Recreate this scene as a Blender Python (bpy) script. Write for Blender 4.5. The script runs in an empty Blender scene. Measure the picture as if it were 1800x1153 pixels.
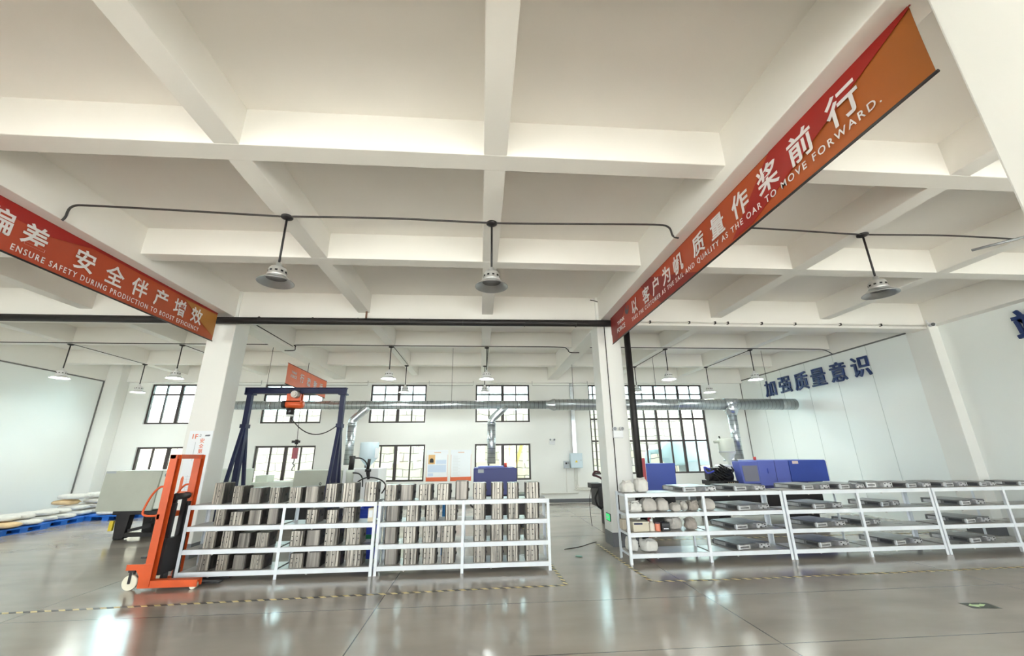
import bpy, math, random
from mathutils import Vector, Matrix, Euler, noise as mnoise
random.seed(7)
S = bpy.context.scene
COL = S.collection
PI = math.pi

# ------------------------------------------------------------------ camera
H = 1.65
cam_d = bpy.data.cameras.new('camera')
cam_d.sensor_fit = 'HORIZONTAL'; cam_d.sensor_width = 36.0
cam_d.lens = 711.51 / 1800 * 36.0
cam_d.clip_start = 0.05; cam_d.clip_end = 300
cam = bpy.data.objects.new('camera', cam_d); COL.objects.link(cam)
R0 = Vector((0.99715188, -0.07459706, -0.01110872))      # right
R1 = Vector((-0.01181124, -0.29993225, 0.95388738))      # up
R2 = Vector((-0.07448906, -0.95103939, -0.29995909))     # back
mw = Matrix((R0, R1, R2)).transposed().to_4x4(); mw.translation = (0, 0, H)
cam.matrix_world = mw
S.camera = cam

# ------------------------------------------------------------------ world, daylight, exposure
W = bpy.data.worlds.new('overcast_sky'); S.world = W; W.use_nodes = True
nt = W.node_tree; nt.nodes.clear()
o_ = nt.nodes.new('ShaderNodeOutputWorld'); b_ = nt.nodes.new('ShaderNodeBackground')
b_.inputs[0].default_value = (0.93, 0.97, 1.0, 1); b_.inputs[1].default_value = 9.0
nt.links.new(b_.outputs[0], o_.inputs[0])
S.view_settings.view_transform = 'Standard'; S.view_settings.look = 'None'
S.view_settings.gamma = 1.0; S.view_settings.use_curve_mapping = False
S.view_settings.exposure = 0.38
S.cycles.use_denoising = True
S.cycles.max_bounces = 14; S.cycles.diffuse_bounces = 9; S.cycles.glossy_bounces = 6
S.cycles.transparent_max_bounces = 16; S.cycles.transmission_bounces = 6
S.cycles.sample_clamp_indirect = 8.0
S.cycles.caustics_reflective = False; S.cycles.caustics_refractive = False

sun_d = bpy.data.lights.new('sun', 'SUN'); sun_d.energy = 34.0; sun_d.angle = .02; sun_d.color = (1.0, .985, .96)
sun = bpy.data.objects.new('sun', sun_d); COL.objects.link(sun); sun.location = (0, -20, 14)
sun.rotation_euler = (math.radians(90 - 55), 0, math.radians(-8))      # low sun from the camera's side, through the front windows
def portal(name, x, y, z, sx, sz, rz):
    """skylight portal in a window opening: helps the sky's light through, gives none of its own"""
    d = bpy.data.lights.new(name, 'AREA'); d.shape = 'RECTANGLE'; d.size = sx; d.size_y = sz
    d.cycles.is_portal = True
    o = bpy.data.objects.new(name, d); COL.objects.link(o)
    o.location = (x, y, z); o.rotation_euler = (PI / 2, 0, rz)
    return o
WINS = [(-11.85, -9.8, 2.835, 4.25), (-11.85, -9.8, .80, 2.06), (-7.92, -5.8, 2.835, 4.25), (-7.92, -5.85, .80, 2.06),
        (-4.1, -2.05, 2.835, 4.25), (-4.1, -2.0, .80, 2.06), (-.2, 1.85, 2.835, 4.25), (-.2, 1.85, .80, 2.06),
        (4.15, 8.76, .94, 4.25)]
for i, (a, b, c, d) in enumerate(WINS):
    portal('sky_portal_back', (a + b) / 2, 15.72, (c + d) / 2, b - a, d - c, PI)
FRONT = [(-12.4, -8.2, .3, 4.2), (-7.6, -3.6, .3, 4.2), (-3.0, 1.0, .3, 4.2), (1.6, 5.6, .3, 4.2), (6.2, 10.2, .3, 4.2)]
for (a, b, c, d) in FRONT:
    portal('sky_portal_front', (a + b) / 2, -6.35, (c + d) / 2, b - a, d - c, 0)

# ------------------------------------------------------------------ materials
def lin(c):
    r = []
    for v in c[:3]:
        v = v / 255.0
        r.append(v / 12.92 if v <= 0.04045 else ((v + 0.055) / 1.055) ** 2.4)
    return (r[0], r[1], r[2], 1)
MATS = {}
def mat(name, col, rough=.5, metal=0.0, var=0.0, scale=(3, 3, 3), col2=None, bump=0.0, bscale=40, emit=None, spec=None, rnd=False, rvar=0.0, contrast=(.35, .65)):
    if name in MATS: return MATS[name]
    m = bpy.data.materials.new(name); m.use_nodes = True
    n = m.node_tree.nodes; l = m.node_tree.links
    p = n['Principled BSDF']
    c = lin(col)
    p.inputs['Base Color'].default_value = c
    p.inputs['Roughness'].default_value = rough; p.inputs['Metallic'].default_value = metal
    if spec is not None: p.inputs['Specular IOR Level'].default_value = spec
    if emit: p.inputs['Emission Color'].default_value = lin(emit[0]); p.inputs['Emission Strength'].default_value = emit[1]
    vec = None
    if var or col2 or bump:
        tc = n.new('ShaderNodeTexCoord'); mp = n.new('ShaderNodeMapping')
        mp.inputs['Scale'].default_value = scale
        l.new(tc.outputs['Object'], mp.inputs['Vector'])
        vec = mp.outputs['Vector']
        if rnd:
            oi = n.new('ShaderNodeObjectInfo'); ad = n.new('ShaderNodeVectorMath'); ad.operation = 'MULTIPLY_ADD'
            cb = n.new('ShaderNodeCombineXYZ')
            for k in range(3): l.new(oi.outputs['Random'], cb.inputs[k])
            ad.inputs[1].default_value = (37, 53, 71)
            l.new(cb.outputs[0], ad.inputs[0]); l.new(vec, ad.inputs[2]); vec = ad.outputs[0]
    if var or col2:
        t = n.new('ShaderNodeTexNoise'); t.inputs['Scale'].default_value = 1.0; t.inputs['Detail'].default_value = 5
        l.new(vec, t.inputs['Vector'])
        r = n.new('ShaderNodeValToRGB')
        if col2: ca, cb2 = c, lin(col2)
        else:
            ca = tuple(max(0, v * (1 - var)) for v in c[:3]) + (1,); cb2 = tuple(min(1, v * (1 + var)) for v in c[:3]) + (1,)
        r.color_ramp.elements[0].color = ca; r.color_ramp.elements[0].position = contrast[0]
        r.color_ramp.elements[1].color = cb2; r.color_ramp.elements[1].position = contrast[1]
        l.new(t.outputs['Fac'], r.inputs['Fac']); l.new(r.outputs['Color'], p.inputs['Base Color'])
        if rvar:
            mr = n.new('ShaderNodeMapRange'); mr.inputs['To Min'].default_value = rough - rvar; mr.inputs['To Max'].default_value = rough + rvar
            l.new(t.outputs['Fac'], mr.inputs['Value']); l.new(mr.outputs['Result'], p.inputs['Roughness'])
    if bump:
        t2 = n.new('ShaderNodeTexNoise'); t2.inputs['Scale'].default_value = bscale; t2.inputs['Detail'].default_value = 3
        l.new(vec, t2.inputs['Vector'])
        bp = n.new('ShaderNodeBump'); bp.inputs['Strength'].default_value = bump; bp.inputs['Distance'].default_value = .02
        l.new(t2.outputs['Fac'], bp.inputs['Height']); l.new(bp.outputs['Normal'], p.inputs['Normal'])
    MATS[name] = m
    return m

WALL = mat('white_wall_paint', (236, 237, 233), .6, var=.02, scale=(.6, .6, .6))
CEIL = mat('ceiling_paint', (233, 230, 225), .75, var=.025, scale=(.5, .5, .5))
BEAM = mat('beam_paint', (236, 234, 229), .7, var=.02, scale=(.7, .7, .7))
COLM = mat('column_paint', (232, 232, 228), .55, var=.02, scale=(.7, .7, .7))
PANEL = mat('glossy_wall_panel', (238, 242, 240), .28, var=.012, scale=(.4, .4, .4), bump=.05, bscale=2.5)
SKIRT = mat('grey_skirting', (104, 106, 110), .5, var=.05)
WFRAME = mat('dark_window_frame', (64, 56, 56), .45)
WHITEM = mat('white_powder_coat', (228, 233, 238), .35, var=.03, scale=(5, 5, 5))
SHELFT = mat('worn_grey_shelf_sheet', (172, 168, 164), .3, metal=.25, var=.12, scale=(3, 9, 3), rvar=.08)
STEEL = mat('machined_mould_steel', (34, 30, 28), .38, .7, col2=(172, 165, 154), scale=(60, 60, 1.6), rnd=True, contrast=(.3, .64), rvar=.1)
STEELD = mat('dark_cheek_steel', (40, 36, 34), .45, .5, col2=(78, 70, 66), scale=(20, 20, 4), rnd=True)  # side cheeks get a darker steel than the front plates
STEELS = mat('smooth_mould_steel', (74, 70, 66), .34, .75, col2=(140, 134, 126), scale=(22, 22, .6), rnd=True, contrast=(.3, .7))
HOLE = mat('black_bolt_hole', (18, 16, 16), .6)
DIEG = mat('ground_die_steel', (118, 118, 120), .34, .65, col2=(152, 152, 154), scale=(8, 3, 8), rnd=True)
DIEB = mat('bright_die_block', (196, 196, 198), .35, .45, col2=(226, 226, 228), scale=(9, 9, 9), rnd=True)
DIED = mat('dark_die_pocket', (88, 89, 92), .45, .5)
BLACK = mat('black_plastic', (26, 25, 26), .45)
BLACKM = mat('black_painted_steel', (34, 30, 32), .5, var=.2, scale=(6, 6, 6))
PIPEB = mat('black_pipe_insulation', (24, 20, 20), .55, var=.25, scale=(4, 4, 4))
ORANGE = mat('orange_enamel', (212, 88, 38), .38, var=.08, scale=(4, 4, 4))
NAVY = mat('navy_enamel', (17, 25, 66), .55, var=.12, scale=(4, 4, 4))
BLUEM = mat('blue_machine_cover', (52, 78, 172), .4, var=.05, scale=(1.5, 1.5, 1.5))
BLUEN = mat('indigo_machine_cover', (66, 72, 132), .45, var=.05, scale=(1.5, 1.5, 1.5))
BLUEL = mat('pale_blue_machine_cover', (98, 112, 196), .4, var=.05, scale=(1.5, 1.5, 1.5))
CREAM = mat('grey_green_machine_cover', (190, 194, 182), .45, var=.03)
CREAML = mat('pale_machine_cover', (222, 228, 218), .45, var=.03)
REDM = mat('red_cabinet_enamel', (186, 66, 74), .45, var=.05)
ALU = mat('galvanised_duct', (176, 182, 184), .3, .85, var=.12, scale=(3, 12, 12), rvar=.08)
ALUB = mat('bright_duct_fitting', (196, 202, 206), .25, .85, var=.08, scale=(6, 6, 6))
LAMPA = mat('lamp_reflector_aluminium', (176, 178, 180), .28, .85, var=.05, scale=(9, 9, 9))
LAMPW = mat('lamp_reflector_white', (232, 232, 232), .4)
LAMPG = mat('lamp_housing_grey', (196, 196, 194), .35, .5)
LENS = mat('unlit_lamp_lens', (150, 152, 156), .25, .3)
LIT = mat('lit_lamp_lens', (255, 255, 250), .4, emit=((246, 255, 250), 110.0))
CABLE = mat('black_cable', (52, 48, 46), .6)
PVC = mat('white_pvc_conduit', (226, 224, 218), .5)
PLAST = mat('white_plastic', (232, 234, 236), .4)
CABG = mat('pale_blue_cabinet', (198, 214, 222), .4, var=.03)
SACKW = mat('white_woven_sack', (236, 234, 228), .8, var=.05, scale=(12, 12, 12), bump=.5, bscale=30)
SACKG = mat('grey_woven_sack', (214, 208, 200), .8, var=.06, scale=(12, 12, 12), bump=.5, bscale=30)
SACKT = mat('kraft_paper_sack', (232, 202, 156), .8, var=.06, scale=(6, 6, 6), bump=.3, bscale=18)
SACKC = mat('creased_plastic_bag', (206, 196, 186), .35, var=.15, scale=(16, 16, 16), bump=.9, bscale=14)
PALLET = mat('blue_plastic_pallet', (34, 108, 204), .4, var=.08, scale=(4, 4, 4))
LETTER = mat('dark_blue_letter_board', (28, 50, 104), .4)
LETTERG = mat('letter_board_side', (150, 164, 190), .4)
PRINTW = mat('white_print', (226, 222, 222), .6)
PAPER = mat('white_poster_sheet', (234, 238, 242), .4)
PRINTO = mat('orange_print', (222, 108, 66), .5)
PRINTG = mat('grey_print', (178, 184, 190), .6)
PRINTB = mat('pale_blue_print', (204, 218, 236), .6)
YEL = mat('yellow_label', (232, 204, 60), .5)
GREENX = mat('lit_green_exit_sign', (40, 190, 110), .4, emit=((40, 200, 110), 1.0))
CASTER = mat('cream_wheel', (238, 234, 212), .4)

def lines_mat(name, base, dark, axis, pitch, width, rough=.3, metal=0.0):
    """material with fine repeated seams along one object axis"""
    m = bpy.data.materials.new(name); m.use_nodes = True
    n = m.node_tree.nodes; l = m.node_tree.links; p = n['Principled BSDF']
    tc = n.new('ShaderNodeTexCoord'); sp = n.new('ShaderNodeSeparateXYZ'); l.new(tc.outputs['Object'], sp.inputs[0])
    a = n.new('ShaderNodeMath'); a.operation = 'DIVIDE'; a.inputs[1].default_value = pitch; l.new(sp.outputs[axis], a.inputs[0])
    f = n.new('ShaderNodeMath'); f.operation = 'FRACT'; l.new(a.outputs[0], f.inputs[0])
    c = n.new('ShaderNodeMath'); c.operation = 'LESS_THAN'; c.inputs[1].default_value = width / pitch; l.new(f.outputs[0], c.inputs[0])
    mx = n.new('ShaderNodeMix'); mx.data_type = 'RGBA'; mx.inputs[6].default_value = lin(base); mx.inputs[7].default_value = lin(dark)
    l.new(c.outputs[0], mx.inputs[0]); l.new(mx.outputs[2], p.inputs['Base Color'])
    p.inputs['Roughness'].default_value = rough; p.inputs['Metallic'].default_value = metal
    return m
DUCTX = lines_mat('spiral_duct_x', (182, 188, 190), (120, 124, 126), 0, .13, .012, .3, .85)
DUCTZ = lines_mat('spiral_duct_z', (186, 192, 196), (120, 124, 126), 2, .13, .012, .28, .85)
PANELJ = None

def glass_mat():
    m = bpy.data.materials.new('window_glass'); m.use_nodes = True
    n = m.node_tree.nodes; l = m.node_tree.links; n.clear()
    o = n.new('ShaderNodeOutputMaterial'); t = n.new('ShaderNodeBsdfTransparent'); g = n.new('ShaderNodeBsdfGlossy')
    t.inputs[0].default_value = (.95, .97, .97, 1); g.inputs['Roughness'].default_value = .02
    mx = n.new('ShaderNodeMixShader'); mx.inputs[0].default_value = .06
    l.new(t.outputs[0], mx.inputs[1]); l.new(g.outputs[0], mx.inputs[2]); l.new(mx.outputs[0], o.inputs[0])
    return m
GLASS = glass_mat()

def floor_mat():
    m = bpy.data.materials.new('polished_concrete'); m.use_nodes = True
    n = m.node_tree.nodes; l = m.node_tree.links; p = n['Principled BSDF']
    tc = n.new('ShaderNodeTexCoord')
    n1 = n.new('ShaderNodeTexNoise'); n1.inputs['Scale'].default_value = .55; n1.inputs['Detail'].default_value = 6
    mp = n.new('ShaderNodeMapping'); mp.inputs['Scale'].default_value = (1, 2.4, 1)
    l.new(tc.outputs['Object'], mp.inputs[0]); l.new(mp.outputs[0], n1.inputs['Vector'])
    r = n.new('ShaderNodeValToRGB')
    r.color_ramp.elements[0].position = .3; r.color_ramp.elements[0].color = lin((150, 142, 133))
    r.color_ramp.elements[1].position = .7; r.color_ramp.elements[1].color = lin((174, 166, 157))
    l.new(n1.outputs['Fac'], r.inputs[0])
    n2 = n.new('ShaderNodeTexNoise'); n2.inputs['Scale'].default_value = 7; n2.inputs['Detail'].default_value = 4
    l.new(tc.outputs['Object'], n2.inputs['Vector'])
    sp = n.new('ShaderNodeSeparateXYZ'); l.new(tc.outputs['Object'], sp.inputs[0])
    def band(axis, pos, half):
        s = n.new('ShaderNodeMath'); s.operation = 'SUBTRACT'; s.inputs[1].default_value = pos; l.new(sp.outputs[axis], s.inputs[0])
        a = n.new('ShaderNodeMath'); a.operation = 'ABSOLUTE'; l.new(s.outputs[0], a.inputs[0])
        c = n.new('ShaderNodeMath'); c.operation = 'LESS_THAN'; c.inputs[1].default_value = half; l.new(a.outputs[0], c.inputs[0])
        return c.outputs[0]
    cur = None
    for ax, ps in ((0, -1.17), (0, 2.74), (0, -5.1), (0, 6.7), (1, 5.46), (1, 4.15), (1, 9.4), (1, 12.6), (0, -9), (0, 9.9)):
        b = band(ax, ps, .006)
        if cur is None: cur = b
        else:
            mx = n.new('ShaderNodeMath'); mx.operation = 'MAXIMUM'; l.new(cur, mx.inputs[0]); l.new(b, mx.inputs[1]); cur = mx.outputs[0]
    mix = n.new('ShaderNodeMix'); mix.data_type = 'RGBA'; mix.inputs[7].default_value = lin((66, 60, 56))
    l.new(cur, mix.inputs[0]); l.new(r.outputs[0], mix.inputs[6]); l.new(mix.outputs[2], p.inputs['Base Color'])
    mr = n.new('ShaderNodeMapRange'); mr.inputs['To Min'].default_value = .1; mr.inputs['To Max'].default_value = .26
    l.new(n1.outputs['Fac'], mr.inputs['Value']); l.new(mr.outputs[0], p.inputs['Roughness'])
    p.inputs['Specular IOR Level'].default_value = .75
    bp = n.new('ShaderNodeBump'); bp.inputs['Strength'].default_value = .035; bp.inputs['Distance'].default_value = .05
    n3 = n.new('ShaderNodeTexNoise'); n3.inputs['Scale'].default_value = 1.6; n3.inputs['Detail'].default_value = 2
    l.new(tc.outputs['Object'], n3.inputs['Vector']); l.new(n3.outputs['Fac'], bp.inputs['Height']); l.new(bp.outputs[0], p.inputs['Normal'])
    return m
FLOOR = floor_mat()

def tape_mat():
    m = bpy.data.materials.new('black_yellow_tape'); m.use_nodes = True
    n = m.node_tree.nodes; l = m.node_tree.links; p = n['Principled BSDF']
    tc = n.new('ShaderNodeTexCoord'); sp = n.new('ShaderNodeSeparateXYZ'); l.new(tc.outputs['Object'], sp.inputs[0])
    a = n.new('ShaderNodeMath'); a.operation = 'ADD'; l.new(sp.outputs[0], a.inputs[0]); l.new(sp.outputs[1], a.inputs[1])
    d = n.new('ShaderNodeMath'); d.operation = 'DIVIDE'; d.inputs[1].default_value = .15; l.new(a.outputs[0], d.inputs[0])
    f = n.new('ShaderNodeMath'); f.operation = 'FRACT'; l.new(d.outputs[0], f.inputs[0])
    c = n.new('ShaderNodeMath'); c.operation = 'LESS_THAN'; c.inputs[1].default_value = .52; l.new(f.outputs[0], c.inputs[0])
    mx = n.new('ShaderNodeMix'); mx.data_type = 'RGBA'; mx.inputs[6].default_value = lin((226, 208, 150)); mx.inputs[7].default_value = lin((58, 50, 48))
    l.new(c.outputs[0], mx.inputs[0]); l.new(mx.outputs[2], p.inputs['Base Color']); p.inputs['Roughness'].default_value = .4
    return m
TAPE = tape_mat()

def stone_mat():
    m = bpy.data.materials.new('pale_stone_masonry'); m.use_nodes = True
    n = m.node_tree.nodes; l = m.node_tree.links; p = n['Principled BSDF']
    tc = n.new('ShaderNodeTexCoord'); mp = n.new('ShaderNodeMapping'); mp.inputs['Rotation'].default_value = (PI / 2, 0, 0)
    l.new(tc.outputs['Object'], mp.inputs[0])
    b = n.new('ShaderNodeTexBrick'); b.inputs['Scale'].default_value = 1.0
    b.inputs['Color1'].default_value = lin((214, 207, 190)); b.inputs['Color2'].default_value = lin((200, 190, 170)); b.inputs['Mortar'].default_value = lin((124, 118, 108))
    b.inputs['Mortar Size'].default_value = .018; b.inputs['Brick Width'].default_value = .85; b.inputs['Row Height'].default_value = .34
    nz = n.new('ShaderNodeTexNoise'); nz.inputs['Scale'].default_value = 1.5
    vm = n.new('ShaderNodeVectorMath'); vm.operation = 'MULTIPLY_ADD'; vm.inputs[1].default_value = (.18, .18, .18)
    l.new(mp.outputs[0], nz.inputs['Vector']); l.new(nz.outputs['Color'], vm.inputs[0]); l.new(mp.outputs[0], vm.inputs[2])
    l.new(vm.outputs[0], b.inputs['Vector']); l.new(b.outputs['Color'], p.inputs['Base Color']); p.inputs['Roughness'].default_value = .9
    return m
STONE = stone_mat()
SHEET = lines_mat('pale_cyan_cladding', (206, 236, 240), (170, 210, 216), 0, .3, .04, .6)
TANKM = mat('blue_grey_tank', (150, 174, 180), .5, var=.06, scale=(1, 1, 1))
YARD = mat('yard_concrete', (206, 203, 196), .9, var=.05)
BRACE = mat('yellow_steel_brace', (226, 200, 110), .6)

def banner_mat(name, ochre_at):
    """printed vinyl: orange ground that runs to ochre at one end (object x along the banner)"""
    m = bpy.data.materials.new(name); m.use_nodes = True
    n = m.node_tree.nodes; l = m.node_tree.links; p = n['Principled BSDF']
    tc = n.new('ShaderNodeTexCoord'); sp = n.new('ShaderNodeSeparateXYZ'); l.new(tc.outputs['Object'], sp.inputs[0])
    r = n.new('ShaderNodeValToRGB'); mr = n.new('ShaderNodeMapRange')
    mr.inputs['From Min'].default_value = 0; mr.inputs['From Max'].default_value = ochre_at
    l.new(sp.outputs[0], mr.inputs['Value']); l.new(mr.outputs[0], r.inputs[0])
    e = r.color_ramp.elements
    e[0].position = 0; e[0].color = lin((164, 54, 38)); e[1].position = 1; e[1].color = lin((166, 98, 40))
    q = e.new(.3); q.color = lin((172, 62, 36)); q = e.new(.75); q.color = lin((174, 76, 34))
    l.new(r.outputs[0], p.inputs['Base Color']); p.inputs['Roughness'].default_value = .45
    return m
BANR = banner_mat('banner_vinyl_long', 6.4)
BANL = banner_mat('banner_vinyl_left', 8.0)
BANF = mat('banner_vinyl_far', (232, 118, 78), .5, var=.06)
BANRED = mat('banner_red_print', (156, 30, 24), .45)
BANDR = mat('banner_dark_red_print', (134, 36, 32), .45)
BANOC = mat('banner_ochre_print', (172, 114, 48), .45)

# ------------------------------------------------------------------ mesh builder
OFF = {}
class MB:
    def __init__(s): s.v = []; s.f = []; s.mi = []; s.sm = []; s.m = 0; s.smooth = False
    def add(s, vs, fs):
        b = len(s.v); s.v += [tuple(x) for x in vs]
        for f in fs: s.f.append([b + i for i in f]); s.mi.append(s.m); s.sm.append(s.smooth)
        return s
    def box(s, x0, y0, z0, x1, y1, z1):
        if x0 > x1: x0, x1 = x1, x0
        if y0 > y1: y0, y1 = y1, y0
        if z0 > z1: z0, z1 = z1, z0
        vs = [(x0, y0, z0), (x1, y0, z0), (x1, y1, z0), (x0, y1, z0), (x0, y0, z1), (x1, y0, z1), (x1, y1, z1), (x0, y1, z1)]
        return s.add(vs, [(0, 3, 2, 1), (4, 5, 6, 7), (0, 1, 5, 4), (1, 2, 6, 5), (2, 3, 7, 6), (3, 0, 4, 7)])
    def bar(s, p0, p1, w, d, up=(0, 0, 1)):
        p0 = Vector(p0); p1 = Vector(p1); z = (p1 - p0).normalized(); u = Vector(up)
        if abs(z.dot(u)) > .98: u = Vector((0, 1, 0))
        x = z.cross(u).normalized(); y = x.cross(z)
        vs = []
        for p in (p0, p1):
            for a, b in ((-1, -1), (1, -1), (1, 1), (-1, 1)): vs.append(p + x * a * w / 2 + y * b * d / 2)
        return s.add(vs, [(0, 3, 2, 1), (4, 5, 6, 7), (0, 1, 5, 4), (1, 2, 6, 5), (2, 3, 7, 6), (3, 0, 4, 7)])
    def tube(s, pts, r, seg=10, cap=True):
        pts = [Vector(p) for p in pts]; n = len(pts); vs = []; fs = []
        rr = r if isinstance(r, (list, tuple)) else [r] * n
        pu = None
        for i, p in enumerate(pts):
            t = (pts[min(i + 1, n - 1)] - pts[max(i - 1, 0)]).normalized()
            if pu is None:
                u = Vector((0, 0, 1)) if abs(t.z) < .9 else Vector((1, 0, 0))
                x = t.cross(u).normalized()
            else:
                x = (pu - t * pu.dot(t)).normalized()
            pu = x; y = t.cross(x)
            for k in range(seg):
                a = 2 * PI * k / seg; vs.append(p + x * math.cos(a) * rr[i] + y * math.sin(a) * rr[i])
        for i in range(n - 1):
            for k in range(seg):
                k2 = (k + 1) % seg
                fs.append((i * seg + k, i * seg + k2, (i + 1) * seg + k2, (i + 1) * seg + k))
        sm = s.smooth; s.smooth = True; s.add(vs, fs); b = len(s.v) - len(vs)
        s.smooth = False
        if cap:
            s.f.append([b + k for k in reversed(range(seg))]); s.mi.append(s.m); s.sm.append(False)
            s.f.append([b + (n - 1) * seg + k for k in range(seg)]); s.mi.append(s.m); s.sm.append(False)
        s.smooth = sm
        return s
    def cyl(s, p0, p1, r, seg=16, r2=None): return s.tube([p0, p1], [r, r if r2 is None else r2], seg)
    def lathe(s, prof, c=(0, 0, 0), seg=28, closed=False):
        vs = []; fs = []; n = len(prof)
        for r, z in prof:
            for k in range(seg):
                a = 2 * PI * k / seg; vs.append((c[0] + r * math.cos(a), c[1] + r * math.sin(a), c[2] + z))
        for i in range(n - 1):
            for k in range(seg):
                k2 = (k + 1) % seg; fs.append((i * seg + k, i * seg + k2, (i + 1) * seg + k2, (i + 1) * seg + k))
        sm = s.smooth; s.smooth = True; s.add(vs, fs); s.smooth = sm
        return s
    def prism(s, pts, z0, z1, M=None):
        n = len(pts); vs = [(x, y, z0) for x, y in pts] + [(x, y, z1) for x, y in pts]
        if M is not None: vs = [M @ Vector(v) for v in vs]
        fs = [tuple(reversed(range(n))), tuple(range(n, 2 * n))] + [(i, (i + 1) % n, n + (i + 1) % n, n + i) for i in range(n)]
        return s.add(vs, fs)
    def text(s, body, size, M, bold=0.0, ext=.001, spacing=1.0, fit=None, center=False):
        c = bpy.data.curves.new('t', 'FONT'); c.body = body; c.size = size; c.offset = bold; c.extrude = ext; c.space_character = spacing
        c.resolution_u = 3
        o = bpy.data.objects.new('t', c); COL.objects.link(o)
        bpy.context.view_layer.update()
        me = bpy.data.meshes.new_from_object(o.evaluated_get(bpy.context.evaluated_depsgraph_get()))
        vs = [v.co.copy() for v in me.vertices]; fs = [tuple(p.vertices) for p in me.polygons]
        bpy.data.objects.remove(o); bpy.data.curves.remove(c); bpy.data.meshes.remove(me)
        if not vs: return s
        x0 = min(v.x for v in vs); x1 = max(v.x for v in vs)
        k = fit / (x1 - x0) if fit else 1.0
        ymid = (min(v.y for v in vs) + max(v.y for v in vs)) / 2; xm = (x0 + x1) / 2
        for v in vs:
            if center: v.x = (v.x - xm) * k; v.y -= ymid
            else: v.x = (v.x - x0) * k
        return s.add([M @ v for v in vs], fs)
    def blob(s, c, size, seed=0, n=14, amp=.08, e=.55, flat=.0, rot=0.0, freq=3.0, pinch=0.0):
        """soft lumpy pillow: superellipsoid with folds"""
        vs = []; fs = []; rings = n; seg = n * 2
        def sp(v, p): return math.copysign(abs(v) ** p, v)
        cr, sr = math.cos(rot), math.sin(rot)
        for i in range(rings + 1):
            ph = -PI / 2 + PI * i / rings
            for k in range(seg):
                th = 2 * PI * k / seg
                x = sp(math.cos(ph), e) * sp(math.cos(th), e); y = sp(math.cos(ph), e) * sp(math.sin(th), e); z = sp(math.sin(ph), e * 1.15)
                d = mnoise.noise(Vector((x * freq + seed * 7.1, y * freq + seed * 3.3, z * freq - seed))) * amp
                d += mnoise.noise(Vector((x * freq * 2.6 - seed, y * freq * 2.6, z * freq * 2.6 + seed * 5))) * amp * .45
                d += amp * .35 * math.sin(7 * th + seed + 3 * z) * max(0, z + .2) * (pinch > 0)
                q = 1 + d
                tp = 1 - pinch * max(0, z) ** 2
                x *= q * tp; y *= q * tp; z *= (1 + d * (1 if z > 0 else .15))
                X = x * size[0] / 2; Y = y * size[1] / 2; Z = z * size[2] / 2
                if z < 0: Z = max(Z, -size[2] / 2)
                vs.append((c[0] + X * cr - Y * sr, c[1] + X * sr + Y * cr, c[2] + Z + size[2] / 2))
        for i in range(rings):
            for k in range(seg):
                k2 = (k + 1) % seg; fs.append((i * seg + k, i * seg + k2, (i + 1) * seg + k2, (i + 1) * seg + k))
        ex = size[0] * abs(cr) + size[1] * abs(sr); ey = size[0] * abs(sr) + size[1] * abs(cr)
        for ax, want, at in ((0, ex, c[0]), (1, ey, c[1])):
            lo = min(v[ax] for v in vs); hi = max(v[ax] for v in vs); q = want / (hi - lo)
            vs = [tuple((at + (v[ax] - (lo + hi) / 2) * q) if a == ax else v[a] for a in range(3)) for v in vs]
        lo = min(v[2] for v in vs); hi = max(v[2] for v in vs)
        vs = [(v[0], v[1], c[2] + .001 + (v[2] - lo) * size[2] / (hi - lo)) for v in vs]
        sm = s.smooth; s.smooth = True; s.add(vs, fs); s.smooth = sm
        return s
    def build(s, name, mats, parent=None, local=False, bevel=0.0):
        me = bpy.data.meshes.new(name)
        off = Vector((0, 0, 0)) if (parent is None or local) else OFF[parent.name]
        me.from_pydata([Vector(v) - off for v in s.v], [], s.f)
        if not isinstance(mats, (list, tuple)): mats = [mats]
        for m in mats: me.materials.append(m)
        for p, i, q in zip(me.polygons, s.mi, s.sm): p.material_index = i; p.use_smooth = q
        me.update()
        o = bpy.data.objects.new(name, me); COL.objects.link(o)
        if parent is not None: o.parent = parent
        OFF[o.name] = off
        if bevel:
            b = o.modifiers.new('bevel', 'BEVEL'); b.width = bevel; b.segments = 2; b.limit_method = 'ANGLE'; b.angle_limit = .7
        return o

def tag(o, label, cat, group=None, kind=None):
    o['label'] = label; o['category'] = cat
    if group: o['group'] = group
    if kind: o['kind'] = kind
    return o
def struct(o): o['kind'] = 'structure'; return o
def thing(name, label, cat, loc=(0, 0, 0), group=None):
    o = bpy.data.objects.new(name, None); COL.objects.link(o); o.location = loc; o.empty_display_size = .1
    OFF[o.name] = Vector(loc)
    return tag(o, label, cat, group)
def copy_tree(src, loc, rz=0.0, label=None, group=None, scale=None):
    r = src.copy(); COL.objects.link(r); r.location = loc; r.rotation_euler = (0, 0, rz)
    if scale: r.scale = scale
    if label: r['label'] = label
    if group: r['group'] = group
    def rec(a, b):
        for ch in list(a.children):
            c = ch.copy(); COL.objects.link(c); c.parent = b; rec(ch, c)
    rec(src, r)
    return r
def move_root(o, loc, rz=0.0): o.location = loc; o.rotation_euler = (0, 0, rz)
def arc(p0, p1, sag, n=14):
    p0 = Vector(p0); p1 = Vector(p1)
    return [p0.lerp(p1, i / n) - Vector((0, 0, sag * 4 * (i / n) * (1 - i / n))) for i in range(n + 1)]
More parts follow.
